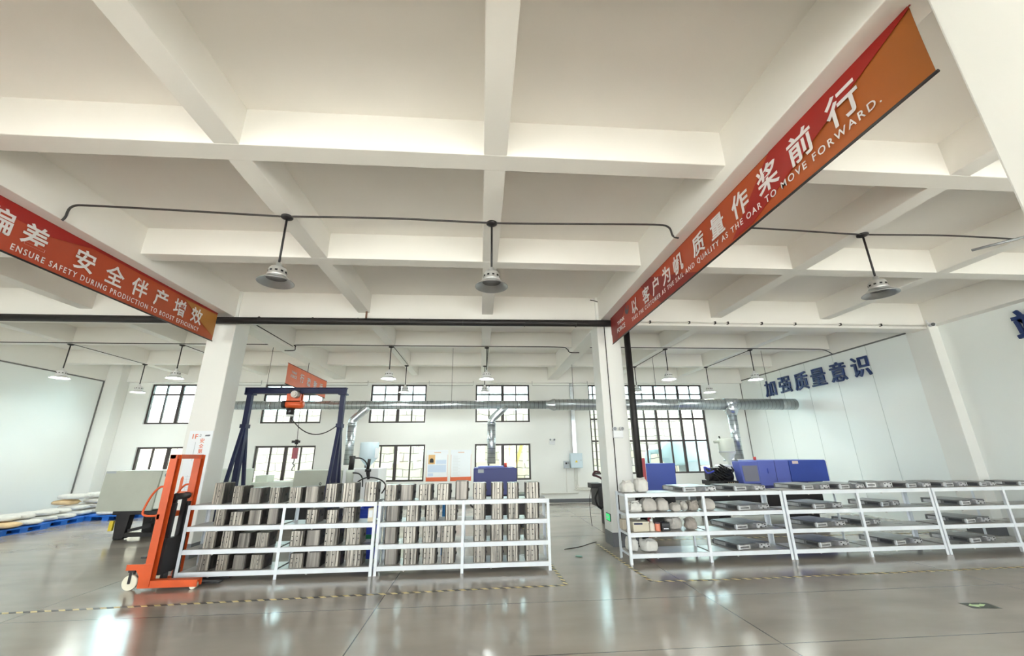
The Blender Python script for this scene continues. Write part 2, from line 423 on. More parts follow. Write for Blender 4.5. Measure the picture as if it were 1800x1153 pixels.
def smooth_path(pts, n=6):
    pts = [Vector(p) for p in pts]; out = []
    P = [pts[0]] + pts + [pts[-1]]
    for i in range(1, len(P) - 2):
        for k in range(n):
            t = k / n; a, b, c, d = P[i - 1], P[i], P[i + 1], P[i + 2]
            out.append(.5 * ((2 * b) + (c - a) * t + (2 * a - 5 * b + 4 * c - d) * t * t + (3 * b - a - 3 * c + d) * t ** 3))
    out.append(pts[-1]); return out
def frame_M(o, ex, ey): 
    ex = Vector(ex).normalized(); ey = Vector(ey).normalized(); ez = ex.cross(ey)
    M = Matrix((ex, ey, ez)).transposed().to_4x4(); M.translation = o; return M

ORD = ['first', 'second', 'third', 'fourth', 'fifth', 'sixth', 'seventh', 'eighth', 'ninth']

exec_parts = []
# ------------------------------------------------------------------ the shell
XL, XR, YF, YB, ZC = -13.1, 10.4, -6.3, 15.5, 4.99
m = MB(); m.box(-14.2, -6.6, -.15, 11.6, 15.8, 0); struct(m.build('floor', FLOOR))
m = MB(); m.box(-14.2, -6.6, ZC, 11.6, 15.8, 5.2); struct(m.build('ceiling', CEIL))

def wall_y(name, y0, y1, x0, x1, holes, mt):
    """wall in the XZ plane with rectangular openings"""
    xs = sorted({x0, x1} | {h[0] for h in holes} | {h[1] for h in holes})
    m = MB()
    for a, b in zip(xs, xs[1:]):
        hs = sorted([(h[2], h[3]) for h in holes if h[0] <= a + 1e-6 and h[1] >= b - 1e-6])
        z = 0.0
        for c, d in hs:
            if c > z: m.box(a, y0, z, b, y1, c)
            z = d
        m.box(a, y0, z, b, y1, ZC)
    return struct(m.build(name, mt))
wall_y('wall_back', YB, YB + .24, -14, 11.4, WINS, WALL)
wall_y('wall_front', YF - .24, YF, -14, 11.4, FRONT, WALL)
m = MB(); m.box(XL - .3, YF, 0, XL, YB, ZC); struct(m.build('wall_left', PANEL))
m = MB(); m.box(XR, 8.6, 0, XR + .5, YB, ZC); struct(m.build('wall_right', PANEL))
m = MB(); m.box(10.63, YF, 0, 10.95, 8.6, ZC); struct(m.build('wall_right_front', PANEL))

# panel joints of the right and left walls
for i, y in enumerate((9.9, 11.0, 12.1, 13.2, 14.3)):
    m = MB(); m.box(XR - .004, y, .1, XR + .01, y + .012, 4.4); struct(m.build('trim_%d' % (i + 1), mat('panel_joint', (196, 202, 200), .5)))
m = MB(); m.box(XR - .02, 8.78, 4.385, XR + .01, YB, 4.42); struct(m.build('trim_6', mat('panel_top_trim', (112, 112, 110), .5)))
m = MB(); m.box(10.60, YF, 4.44, 10.64, 8.25, 4.475); struct(m.build('trim_7', MATS['panel_top_trim']))
m = MB(); m.box(XL - .01, YF, 4.25, XL + .02, YB - .5, 4.285); struct(m.build('trim_8', MATS['panel_top_trim']))
m = MB(); m.box(XL - .01, YB - .5, 0, XL + .02, YB - .46, 4.285); struct(m.build('trim_9', MATS['panel_top_trim']))
m = MB(); m.box(XR - .015, YB - .03, .1, XR + .01, YB, 4.4); struct(m.build('trim_10', MATS['panel_top_trim']))
m = MB(); m.box(XL, YB - .012, .02, XR, YB, .14); struct(m.build('baseboard_back', SKIRT))

# columns
def column(x0, y0, x1, y1, band=True):
    m = MB(); m.box(x0, y0, 0, x1, y1, ZC); c = struct(m.build('column', COLM, bevel=.012))
    if band:
        m = MB(); e = .004
        m.box(x0 - e, y0 - e, 0, x1 + e, y1 + e, .24); m.build('skirting_band', SKIRT, c)
    return c
column(-5.5, 8.25, -5.0, 8.75); column(2.5, 8.25, 3.0, 8.75)
column(10.39, 8.25, 10.95, 8.79); column(2.5, .95, 3.0, 1.455); column(-5.5, .95, -5.0, 1.455)
column(-13.25, 15.05, -12.62, 15.49); column(10.39, .95, 10.95, 1.455, False)
# beams
BN = [0]
def beam(x0, y0, z0, x1, y1, mt=BEAM):
    m = MB(); m.box(x0, y0, z0, x1, y1, ZC + .01); return struct(m.build('ceiling_beam', mt, bevel=.008))
for y0, y1, z in ((-3.75, -3.51, 4.56), (-1.37, -1.13, 4.56), (3.40, 3.635, 4.56), (5.78, 6.015, 4.56), (10.98, 11.21, 4.565), (13.46, 13.69, 4.565),
                  (1.0, 1.4, 4.37), (8.29, 8.62, 4.36), (15.36, 15.52, 4.30)):
    beam(-13.3, y0, z, 10.8, y1)
for x0, x1, z in ((-10.88, -10.62, 4.562), (-8.1, -7.85, 4.562), (-2.61, -2.37, 4.562), (-.0, .235, 4.562), (5.16, 5.41, 4.562), (7.78, 8.02, 4.562),
                  (-5.44, -5.05, 4.415), (2.56, 2.94, 4.415), (10.37, 10.8, 4.42), (-13.3, -13.07, 4.29)):
    beam(x0, -6.3, z, x1, 15.5)

# windows
def window(n, x0, x1, z0, z1, vbars, hbars, y=15.56, pane_y=15.62):
    r = thing('window_%d' % n, 'x', 'x', ((x0 + x1) / 2, y, z0)); del r['label']; del r['category']; r['kind'] = 'structure'
    m = MB(); t = .06
    m.box(x0, y, z0, x1, y + .07, z0 + t); m.box(x0, y, z1 - t, x1, y + .07, z1)
    m.box(x0, y, z0 + t, x0 + t, y + .07, z1 - t); m.box(x1 - t, y, z0 + t, x1, y + .07, z1 - t)
    for vx, w in vbars: m.box(vx - w / 2, y + .003, z0 + t, vx + w / 2, y + .067, z1 - t)
    for hz, w in hbars: m.box(x0 + t, y + .006, hz - w / 2, x1 - t, y + .064, hz + w / 2)
    m.build('window_frame', WFRAME, r)
    m = MB(); m.box(x0 + .02, y + .03, z0 + .02, x1 - .02, y + .036, z1 - .02); m.build('window_pane', GLASS, r)
    m = MB(); m.box(x0 - .02, 15.485, z0 - .03, x1 + .02, 15.56, z0 - .001); m.build('window_sill', mat('window_sill_white', (240, 240, 238), .4), r)
    return r
wn = 0
for i, (x0, x1, z0, z1) in enumerate(WINS[:8]):
    wn += 1; q = (x1 - x0) / 4
    up = z0 > 2
    window(wn, x0, x1, z0, z1, [(x0 + q, .045), (x0 + 2 * q, .11), (x0 + 3 * q, .045)], [(3.88, .06)] if up else [])
x0, x1, z0, z1 = WINS[8]; wn += 1
window(wn, x0, x1, z0, z1, [(x1 - .49 * k, .09 if k % 2 == 0 else .045) for k in range(1, 10)], [(3.88, .055), (2.93, .07), (2.12, .07)])
for (x0, x1, z0, z1) in FRONT:
    wn += 1
    window(wn, x0, x1, z0, z1, [(x0 + (x1 - x0) * k / 4, .06) for k in (1, 2, 3)], [(2.2, .07)], y=-6.45)
    # sills of these sit on the far side of the camera and only frame the daylight
for o in [o for o in bpy.data.objects if o.name.startswith('window_sill') and o.parent and OFF[o.parent.name].y < 0]:
    bpy.data.objects.remove(o)

# ------------------------------------------------------------------ outside, seen through the panes
m = MB(); m.box(-40, 15.8, -.4, 40, 60, -.2); struct(m.build('ground_outside', YARD))
m = MB(); m.box(-40, -60, -.4, 40, -6.6, -.2); struct(m.build('ground_front', YARD))
m = MB(); m.box(-30, 19.6, -.3, 30, 20.1, 3.7); tag(m.build('masonry_wall', STONE), 'pale stone block wall outside the back windows', 'wall')
m = MB(); m.box(-30, 19.75, 3.7, 30, 19.9, 5.9); tag(m.build('cladding_fence', SHEET), 'pale cyan cladding sheets above the outdoor stone wall', 'cladding')
m = MB(); m.box(-30, 15.8, 5.35, 30, 18.5, 5.43); tag(m.build('added_shade_canopy', mat('added_canopy_sheet', (214, 220, 222), .7)), 'added canopy blocking light in the yard behind the back windows', 'canopy')  # canopy added to keep direct sun and most sky off the stone wall
t = thing('storage_tank', 'blue grey horizontal tank outside the largest back window', 'tank', (9.5, 18.2, -.2))
m = MB(); prof = [(0, 0), (.3, .05), (.5, .18), (.58, .36), (.6, .55)]
m.tube([(7.95, 18.2, 1.72), (8.0, 18.2, 1.72), (8.12, 18.2, 1.72), (8.3, 18.2, 1.72), (8.55, 18.2, 1.72), (12.2, 18.2, 1.72)], [.02, .3, .46, .55, .58, .58], 28); m.build('tank_shell', TANKM, t)
for x in (8.9, 11.0):
    m = MB(); m.box(x, 17.8, -.2, x + .5, 18.6, 1.3); m.build('tank_saddle', mat('grey_saddle', (128, 138, 142), .7), t)
m = MB(); m.tube(smooth_path([(8.4, 18.2, 1.72), (7.6, 18.2, 1.75), (7.35, 18.2, 1.5), (7.35, 18.2, -.2)]), .12, 12); m.build('tank_pipe', TANKM, t)
for i, (xa, xb) in enumerate(((.7, 1.6), (1.05, 2.15))):
    m = MB(); m.bar((xa, 18.6, -.2), (xb, 18.7, 3.0), .12, .12)
    tag(m.build('steel_brace', BRACE), ('left' if i == 0 else 'right') + ' one of two slanted yellow braces outside the window above the indigo machine', 'brace')

# ------------------------------------------------------------------ hanging lamps
def make_lamp(label, white, lit):
    r = thing('pendant_lamp', label, 'lamp', (0, 0, 0))
    D = 0.0
    m = MB(); m.lathe([(0, 0), (.07, 0), (.07, -.02), (.03, -.04), (.0, -.04)]); m.build('ceiling_rose', BLACKM, r)
    m = MB(); m.cyl((0, 0, -.02), (0, 0, -.70), .013, 10); m.build('rod', BLACKM, r)
    m = MB(); m.lathe([(0, -.64), (.03, -.65), (.035, -.70), (.085, -.715), (.1, -.74), (.1, -.80), (.11, -.81), (.11, -.83), (0, -.83)]); h = m.build('housing', LAMPG if not white else LAMPW, r)
    for k in range(10):
        a = 2 * PI * k / 10; m = MB()
        M = Matrix.Rotation(a, 4, 'Z'); m.prism([(.098, -.014), (.103, -.014), (.103, .014), (.098, .014)], -.785, -.765, M); m.build('vent_slot', HOLE, h)
    m = MB(); m.lathe([(.09, -.828), (.115, -.835), (.15, -.865), (.2, -.90), (.205, -.905), (.205, -.91), (.197, -.908), (.145, -.872), (.11, -.845), (.1, -.842)]); m.build('reflector', LAMPW if white else LAMPA, r)
    m = MB(); m.lathe([(0, -.846), (.12, -.848), (.118, -.842), (0, -.84)] if not lit else [(0, -.895), (.17, -.893), (.165, -.885), (0, -.885)]); m.build('lens', LIT if lit else LENS, r)
    return r
near = make_lamp('unlit aluminium bell lamp hung nearest the left red banner', False, False)
move_root(near, (-2.47, 4.66, 4.562))
copy_tree(near, (.115, 4.66, 4.562), .5, 'unlit aluminium bell lamp hung on the middle beam, centre of the front row')
copy_tree(near, (5.33, 4.66, 4.562), 1.1, 'unlit aluminium bell lamp hung right of the long red banner')
far = make_lamp('lit white bell lamp', True, True)
fl = [(-10.75, 11.1, 'leftmost lit white bell lamp in the front row over the sacks'), (-7.98, 11.1, 'lit white bell lamp in the row left of the sign column'), (-2.5, 11.1, 'larger lit white bell lamp right of the navy gantry'),
      (.15, 11.1, 'larger lit white bell lamp in line with the middle beam'), (5.35, 11.1, 'larger lit white bell lamp just right of the black downpipe'), (7.95, 11.1, 'larger lit white bell lamp left of the blue wall letters'),
      (-10.75, 13.57, 'smaller lit white bell lamp before the leftmost back windows'), (-2.5, 13.57, 'smaller lit white bell lamp before the window right of the gantry'), (.12, 13.57, 'smaller lit white bell lamp before the window over the indigo machine'),
      (5.35, 13.57, 'smaller lit white bell lamp at the upper left of the largest window'), (7.95, 13.57, 'smaller lit white bell lamp at the right edge of the largest window')]
for i, (x, y, lb) in enumerate(fl):
    if i == 0: move_root(far, (x, y, 4.566)); far['label'] = lb; far['group'] = 'lit white lamps in the back bay'
    else: copy_tree(far, (x, y, 4.566), i * .7, lb, 'lit white lamps in the back bay')
for o in bpy.data.objects:
    if o.parent is None and o.name.startswith('pendant_lamp') and 'unlit' in o.get('label', ''): o['group'] = 'unlit lamps in the front bay'

# ceiling cables
def cable(name, pts, r, label, mt=CABLE, cat='cable', n=6):
    m = MB(); m.tube(smooth_path(pts, n), r, 8); return tag(m.build(name, mt), label, cat)
yc = 4.64
cable('ceiling_cable', [(-5.045, yc, 4.40), (-5.02, yc, 4.45), (-4.98, yc, 4.60), (-4.7, yc, 4.615), (-3.6, yc, 4.585), (-2.7, yc, 4.555), (-2.3, yc, 4.555), (-1.2, yc, 4.57), (-.1, yc, 4.552), (.4, yc, 4.552), (1.4, yc, 4.58), (2.3, yc, 4.6), (2.5, yc, 4.57), (2.545, yc, 4.44), (2.62, yc, 4.405)], .013, 'black cable sagging under the front beams between the two red banners')
cable('ceiling_cable', [(2.88, yc, 4.405), (2.96, yc, 4.47), (3.0, yc, 4.60), (4.0, yc, 4.59), (5.1, yc, 4.552), (5.5, yc, 4.552), (6.6, yc, 4.575), (7.7, yc, 4.552)], .012, 'black cable under the beams right of the long red banner')
yc = 10.93
cable('ceiling_cable', [(-13.0, yc, 4.56), (-10.8, yc, 4.553), (-8.0, yc, 4.553), (-5.9, yc, 4.555), (-5.5, yc, 4.552)], .012, 'thin black cable over the lit lamps left of the sign column')
cable('ceiling_cable', [(-5.25, yc, 4.39), (-5.0, yc, 4.40), (-4.98, yc, 4.5), (-4.8, yc, 4.55), (-2.5, yc, 4.55), (.1, yc, 4.55), (2.1, yc, 4.55), (2.4, yc, 4.5), (2.48, yc, 4.40), (2.75, yc, 4.39)], .012, 'thin black cable over the lit lamps between the two big columns')
cable('ceiling_cable', [(2.96, yc, 4.5), (3.3, yc, 4.553), (5.3, yc, 4.553), (8.0, yc, 4.553), (9.7, yc, 4.553), (10.1, yc, 4.54), (10.32, yc, 4.44), (10.36, yc, 4.40)], .012, 'thin black cable over the lit lamps beside the right wall')
# conduits along beams
for x, z, lb in ((-2.49, 4.555, 'thin conduit under the beam right of the gantry'), (.13, 4.555, 'thin conduit under the middle beam in the back bay'), (7.9, 4.555, 'thin conduit under the beam left of the blue letters'), (5.3, 4.555, 'thin conduit under the beam right of the black downpipe'), (-10.75, 4.555, 'thin conduit under the beam over the sacks'), (-7.98, 4.555, 'thin conduit under the beam left of the sign column')):
    m = MB(); m.tube([(x + .06, 11.05, z), (x + .06, 13.5, z)], .009, 6); tag(m.build('beam_conduit', CABLE), lb, 'conduit')
m = MB(); m.tube([(-5.042, 8.7, 4.50), (-5.042, 10.9, 4.50)], .01, 6); tag(m.build('beam_conduit', CABLE), 'thin dark conduit on the beam above the navy gantry', 'conduit')
# white pipe on the main beam face, right bay
r = thing('white_pipe', 'long thin white pipe clipped along the beam right of the red banner', 'pipe', (6.6, 8.26, 4.44))
m = MB(); m.tube([(3.05, 8.262, 4.43), (10.3, 8.262, 4.43)], .018, 10); m.build('pipe_run', PVC, r)
for x in (3.7, 4.6, 5.2, 5.5, 6.3, 7.1, 8.2, 9.2): m = MB(); m.box(x, 8.235, 4.405, x + .03, 8.29, 4.46); m.build('pipe_clip', CABLE, r)
# black insulated pipe
r = thing('insulated_pipe', 'thick black insulated pipe crossing the hall below the main beam', 'pipe', (0, 8.1, 4.25))
m = MB(); m.tube([(-13.05, 8.12, 4.31), (-5.1, 8.12, 4.30), (0, 8.12, 4.32), (2.95, 8.12, 4.34), (3.03, 8.12, 4.33), (3.08, 8.12, 4.28), (3.10, 8.12, 4.2)], .071, 16); m.build('cross_run', PIPEB, r)
m = MB(); m.tube([(3.10, 8.12, 4.2), (3.09, 8.12, 2.5), (3.075, 8.12, .0)], .065, 16); m.build('downpipe', PIPEB, r)
for x in (-4.5, -3.45, -2.55, -1.5, -.4, .9, 2.0):
    m = MB(); m.tube([(x, 8.12, 4.318), (x + .012, 8.12, 4.318)], .0725, 16); m.build('joint_band', mat('pipe_joint_band', (52, 48, 48), .5), r)
m = MB(); m.bar((-2.41, 8.2, 4.36), (-2.41, 8.2, 4.72), .035, .02); m.bar((-2.41, 8.2, 4.71), (-2.41, 8.3, 4.71), .035, .02); m.build('hanger', mat('rusty_hanger', (110, 74, 56), .6), r)

# ------------------------------------------------------------------ banners
def banner(name, label, M, L, Hh, sheet, shapes, glyphs, subs, extra=None, rods=True):
    """printed banner, local x along the reading direction, y up, z out of the print"""
    r = bpy.data.objects.new(name, None); COL.objects.link(r); r.matrix_world = M; OFF[r.name] = Vector((0, 0, 0)); tag(r, label, 'banner')
    m = MB(); n = 40; vs = []; fs = []
    for side, zz in ((0, 0.0), (1, -.004)):
        for i in range(n + 1):
            for j in range(7):
                u = L * i / n; v = Hh * j / 6
                w = .006 * math.sin(u * 3.1) * math.sin(PI * j / 6)
                vs.append((u, v, zz + w))
    Q = (n + 1) * 7
    for i in range(n):
        for j in range(6):
            a = i * 7 + j; fs.append((a, a + 7, a + 8, a + 1)); fs.append((Q + a, Q + a + 1, Q + a + 8, Q + a + 7))
    m.smooth = True; m.add(vs, fs); m.smooth = False
    mts = [sheet]
    for mt, poly in shapes:
        mts.append(mt); m.m = len(mts) - 1; m.prism(poly, .007, .0085)
    mts.append(PRINTW); m.m = len(mts) - 1
    for ch, u, v, sz in glyphs: m.text(ch, sz, Matrix.Translation((u, v, .0105)), bold=.005, ext=.0012, center=True)
    for tx, u0, u1, v, sz in subs: m.text(tx, sz, Matrix.Translation((u0, v, .0105)), bold=.0006, ext=.0012, spacing=1.35, fit=u1 - u0)
    if extra: extra(m, mts)
    m.build('vinyl_sheet', mts, r, local=True)
    if rods:
        m = MB(); m.cyl((-.012, -.005, -.002), (L + .012, -.005, -.002), .011, 10); m.build('bottom_rod', BLACKM, r, local=True)
        m = MB(); m.cyl((-.012, Hh + .002, -.002), (L + .012, Hh + .002, -.002), .010, 10); m.build('top_rod', BANDR, r, local=True)
    return r
# long banner on the right: read from far (y 8.03) to near (y 1.68)
Y0, Z0 = 8.02, 3.86
MR = frame_M((2.75, Y0, Z0), (0, -1, 0), (0, 0, 1))
g = [(c, Y0 - y, .335, .29) for c, y in zip('以客户为帆质量作桨前行', (6.655, 6.125, 5.743, 5.35, 4.97, 4.417, 3.984, 3.545, 3.11, 2.69, 2.26))]
def logo(m, mts):
    m.text('THINK', .10, Matrix.Translation((.40, .27, .0105)), bold=.002, ext=.0012, fit=.42); m.text('FORCE', .13, Matrix.Translation((.36, .12, .0105)), bold=.003, ext=.0012, fit=.46)
    pts = [(.92, .33), (1.0, .31), (1.06, .36), (1.08, .45), (1.03, .47), (1.04, .41), (.98, .39), (.95, .44), (.97, .50), (.90, .46), (.88, .38)]
    mts.append(mat('logo_dark_grey', (90, 92, 100), .5)); m.m = len(mts) - 1; m.prism(pts, .0095, .0115)
banner('hanging_banner', 'long orange red banner hanging right of centre about customers and quality', MR, 6.33, .56, BANR,
       [(BANDR, [(1.0, .56), (0, .56), (0, .2), (.12, .0), (.34, .0), (.62, .3)]), (BANDR, [(1.7, .56), (2.1, .56), (3.5, 0), (2.4, .0)][:4]), (BANRED, [(4.25, .02), (4.6, .02), (6.33, .53), (6.33, .56), (5.0, .56)])],
       g, [('TAKE THE CUSTOMER AS THE SAIL AND QUALITY AS THE OAR TO MOVE FORWARD.', Y0 - 6.84, Y0 - 2.0, .098, .098)], logo)
# left banner: read from near to far
Y0L = 1.7
ML = frame_M((-5.25, Y0L, 3.85), (0, 1, 0), (0, 0, 1))
g = [(c, y - Y0L, .315, .30) for c, y in zip('偏差安全伴产增效', (4.24, 4.62, 5.25, 5.71, 6.15, 6.59, 7.02, 7.46))]
banner('hanging_banner', 'orange red banner at the left edge hanging above the sign column', ML, 8.02 - Y0L, .565, BANL,
       [(BANRED, [(6.31, .53), (6.31, .56), (1.0, .56), (1.0, .40), (3.1, .40), (3.6, .52)]), (BANOC, [(5.4, .50), (6.31, .52), (6.31, .08), (6.0, .2)])],
       g, [('ENSURE SAFETY DURING PRODUCTION TO BOOST EFFICIENCY', 4.43 - Y0L, 7.58 - Y0L, .05, .105)])
MF = frame_M((-5.25, 11.25, 3.56), (0, 1, 0), (0, 0, 1))
def logo_f(m, mts):
    m.text('THINK', .09, Matrix.Translation((.25, .34, .0105)), bold=.002, ext=.001, fit=.34); m.text('FORCE', .11, Matrix.Translation((.22, .22, .0105)), bold=.003, ext=.001, fit=.38)
banner('hanging_banner', 'small orange banner hanging in the back bay above the navy gantry', MF, 2.9, .56, BANF, [],
       [('行', .95, .31, .27), ('稳', 1.45, .28, .27), ('致', 1.95, .28, .27), ('远', 2.45, .28, .27)], [], logo_f)
m = MB(); m.tube([(-5.25, 12.55, 4.13), (-5.25, 12.55, 4.42)], .008, 6); tag(m.build('banner_cord', CABLE), 'short dark cord holding the small orange banner', 'cord')

# ------------------------------------------------------------------ racks
def rack(label, xs, y0, depth, tiers, group):
    """two-bay steel rack: posts, sheet shelves with front and rear rails"""
    r = thing('steel_rack', label, 'rack', ((xs[0] + xs[-1]) / 2, y0 + depth / 2, 0), group)
    w = .042; top = tiers[0]
    for i, x in enumerate(xs):
        for y in (y0, y0 + depth):
            sgn = 1 if y == y0 else -1
            m = MB(); hx = w / 2 if i == 1 else w
            xa = x - w / 2 if i == 1 else (x if i == 0 else x - w)
            m.box(xa, y, 0, xa + w, y + sgn * .004, top - .002)
            xb = xa if i < 2 else xa + w - .004
            m.box(xb, y + sgn * .004, 0, xb + .004, y + sgn * w, top - .002)
            m.build('post', WHITEM if y == y0 else WHITEM, r)
    for b in range(len(xs) - 1):
        xa = xs[b] + (.044 if b == 0 else .022); xb = xs[b + 1] - (.044 if b == len(xs) - 2 else .022)
        for z in tiers:
            m = MB(); m.box(xa, y0 + .02, z - .022, xb, y0 + depth - .02, z); s = m.build('shelf', SHELFT, r)
            m = MB(); m.box(xa - .002, y0 + .002, z - .064, xb + .002, y0 + .019, z - .003); m.build('front_rail', WHITEM, s, bevel=.004)
            m = MB(); m.box(xa - .002, y0 + depth - .019, z - .06, xb + .002, y0 + depth - .002, z - .003); m.build('rear_rail', WHITEM, s)
            m = MB(); m.box(xa, y0 + .02, z - .06, xa + .012, y0 + depth - .02, z - .023); m.box(xb - .012, y0 + .02, z - .06, xb, y0 + depth - .02, z - .023); m.build('side_rail', WHITEM, s)
            m = MB()
            m.prism([(-.016, 0), (.016, 0), (.006, -.012), (-.006, -.012)], 0, .012, frame_M(((xa * .68 + xb * .32), y0 + .002, z - .062), (1, 0, 0), (0, 0, 1)))
            m.build('rail_hook', SHELFT, s)
    return r
TL = (1.0, .71, .41, .125); TR = (1.035, .735, .45, .15)
YL, YR = 6.8, 6.95
GR = 'white racks across the hall'
rack('white rack of steel mould blocks right beside the orange stacker', (-4.27, -2.90, -1.555), YL, .5, TL, GR)
rack('white rack of steel mould blocks ending at the aisle, before the indigo machine', (-1.53, -.25, 1.085), YL, .5, TL, GR)
rack('white rack right of the aisle with white sacks at its left end', (2.355, 3.675, 5.045), YR, .5, TR, GR)
rack('white rack of flat dies, second from the aisle on the right', (5.07, 6.40, 7.76), YR, .5, TR, GR)
rack('white rack of flat dies at the right edge of the picture', (7.785, 9.14, 10.42), YR, .5, TR, GR)

# ------------------------------------------------------------------ mould blocks
MOULDS = {}
def mould_proto(kind):
    """upright die block: seamed front plates, dark cheeks, bolt holes; unit size 0.2 x 0.24 x 0.24, base at the origin"""
    w, d, h = .2, .24, .24; y = -d / 2
    r = thing('mould_block', 'steel mould block', 'mould', (0, 0, 0))
    if kind == 'plain':
        m = MB(); m.prism([(-w / 2 + .012, y), (w / 2 - .03, y), (w / 2 - .012, y + .01), (w / 2 - .012, d / 2), (-w / 2, d / 2), (-w / 2, y + .014)], 0, h); m.build('front_plate', STEELS, r, bevel=.003)
    else:
        n = 4; ww = w - .012
        for k in range(n):
            a = -w / 2 + ww * k / n; b = -w / 2 + ww * (k + 1) / n - .0025
            c = .012 if k in (0,) else .002
            pts = [(a + c, y), (b - (.012 if k == 3 else .001), y), (b, y + (.012 if k == 3 else .002)), (b, d / 2), (a, d / 2), (a, y + c)]
            m = MB(); m.prism(pts, 0, h - (.0 if k % 2 else .002)); m.build('front_plate', STEEL, r)
    m = MB(); m.box(w / 2 - .011, y + .016, .006, w / 2, d / 2 - .004, h - .006); ck = m.build('side_cheek', STEELD, r, bevel=.002)
    m = MB(); m.cyl((w / 2 - .006, .03, h * .5), (w / 2 + .012, .03, h * .5), .022, 14); m.cyl((w / 2, .03, h * .5), (w / 2 + .016, .03, h * .5), .011, 10); m.build('side_port', BLACK, ck)
    m = MB(); m.box(-w / 2 - .004, y + .016, .004, -w / 2 - .0005, d / 2 - .004, h - .01); m.build('side_cheek', STEELD, r)
    sp = {'four': [(-.07, .085), (-.07, .155), (0, .085), (0, .155)], 'two': [(.012, .085), (.012, .150)], 'right': [(0, .09), (0, .16), (.062, .09), (.062, .16)], 'wide': [(-.075, .06), (-.075, .17), (0, .06), (0, .17)], 'plain': []}[kind]
    for hx, hz in sp:
        m = MB(); m.cyl((hx, y - .0015, hz), (hx, y + .012, hz), .0095, 12); m.build('bolt_hole', HOLE, r)
    return r
kinds = ['four', 'two', 'plain', 'right', 'wide']
for i, k in enumerate(kinds): MOULDS[k] = mould_proto(k)
ROWS = [
 [(-3.91, .16, .30), (-3.63, .15, .25), (-3.38, .18, .22), (-3.08, .18, .22), (-2.79, .18, .22), (-2.55, .2, .23), (-2.27, .18, .26), (-2.0, .2, .27), (-1.68, .19, .28), (-1.37, .19, .23), (-1.13, .2, .23), (-.84, .2, .23), (-.56, .2, .23), (-.28, .2, .27), (0, .2, .24), (.28, .19, .24), (.53, .18, .235), (.84, .22, .235)],
 [(-3.83, .16, .22), (-3.59, .2, .18), (-3.33, .19, .2), (-3.08, .15, .215), (-2.51, .18, .19), (-2.22, .17, .18), (-1.97, .19, .21), (-1.32, .2, .22), (-1.02, .19, .222), (-.73, .18, .222), (-.44, .18, .222), (0, .19, .224), (.28, .18, .224), (.53, .18, .222), (.83, .21, .222)],
 [(-3.92, .17, .222), (-3.67, .17, .222), (-3.43, .17, .19), (-3.18, .19, .19), (-2.69, .2, .2), (-2.46, .2, .21), (-2.19, .21, .225), (-1.87, .23, .225), (-1.33, .18, .225), (-1.04, .2, .222), (-.76, .2, .222), (-.48, .21, .222), (.01, .19, .225), (.27, .19, .225), (.53, .19, .222), (.82, .21, .222)],
 [(-3.94, .17, .218), (-3.68, .17, .2), (-3.45, .18, .19), (-3.2, .19, .185), (-2.65, .2, .19), (-2.42, .2, .2), (-2.15, .21, .22), (-1.84, .23, .22), (-1.3, .19, .215), (-1.02, .21, .215), (-.74, .2, .215), (-.46, .2, .215), (.01, .19, .215), (.27, .19, .215), (.52, .18, .215), (.81, .2, .215)]]
KIND = ['two four plain two four plain wide two right four plain four four plain four two four four'.split(),
        'two four plain plain four four right plain four four right four two four four'.split(),
        'two four plain two four plain wide right plain four four four four two four four'.split(),
        'two four plain two four plain wide right plain four four four four two four four'.split()]
BAYS = [(-5, -2.9, 'bay by the stacker'), (-2.9, -1.55, 'second bay from stacker'), (-1.55, -.155, 'third bay from stacker'), (-.155, 2, 'bay beside aisle')]
TIER = ['top shelf', 'second shelf', 'third shelf', 'bottom shelf']
DESC = {'four': 'four holed mould block', 'two': 'mould block with two holes', 'plain': 'smooth mould block', 'right': 'mould block holed at right', 'wide': 'mould block with spread holes'}
used = set()
for t, row in enumerate(ROWS):
    cnt = {}
    for (x, w, h), k in zip(row, KIND[t]):
        for bi, (a, b, bl) in enumerate(BAYS):
            if a < x <= b: break
        cnt[bi] = cnt.get(bi, 0) + 1
        yy = YL + .185 + random.uniform(-.008, .01)
        rz = math.radians(random.uniform(-2.0, 2.0)) - (math.radians(4) if bi == 0 else 0)
        lb = '%s, %s from left, %s, %s' % (DESC[k], ORD[cnt[bi] - 1], TIER[t], bl)
        sc = (w / .2, 1, h / .24)
        if k not in used:
            used.add(k); o = MOULDS[k]; move_root(o, (x, yy, TL[t] + .0005), rz); o.scale = sc; o['label'] = lb; o['group'] = 'mould blocks on the left racks'
        else: copy_tree(MOULDS[k], (x, yy, TL[t] + .0005), rz, lb, 'mould blocks on the left racks', sc)

for o in [o for o in bpy.data.objects if o.get('category') == 'mould' and abs(o.location.x + 2.55) < .01 and o.location.z > .9]:
    m = MB(); z = .24; m.tube([Vector((.06 + .016 * math.cos(a * PI / 6), 0, z + .03 + .016 * math.sin(a * PI / 6))) for a in range(13)], .005, 6); m.cyl((.06, 0, z - .002), (.06, 0, z + .014), .006, 8); m.build('lifting_eye', BLACKM, o, local=True)
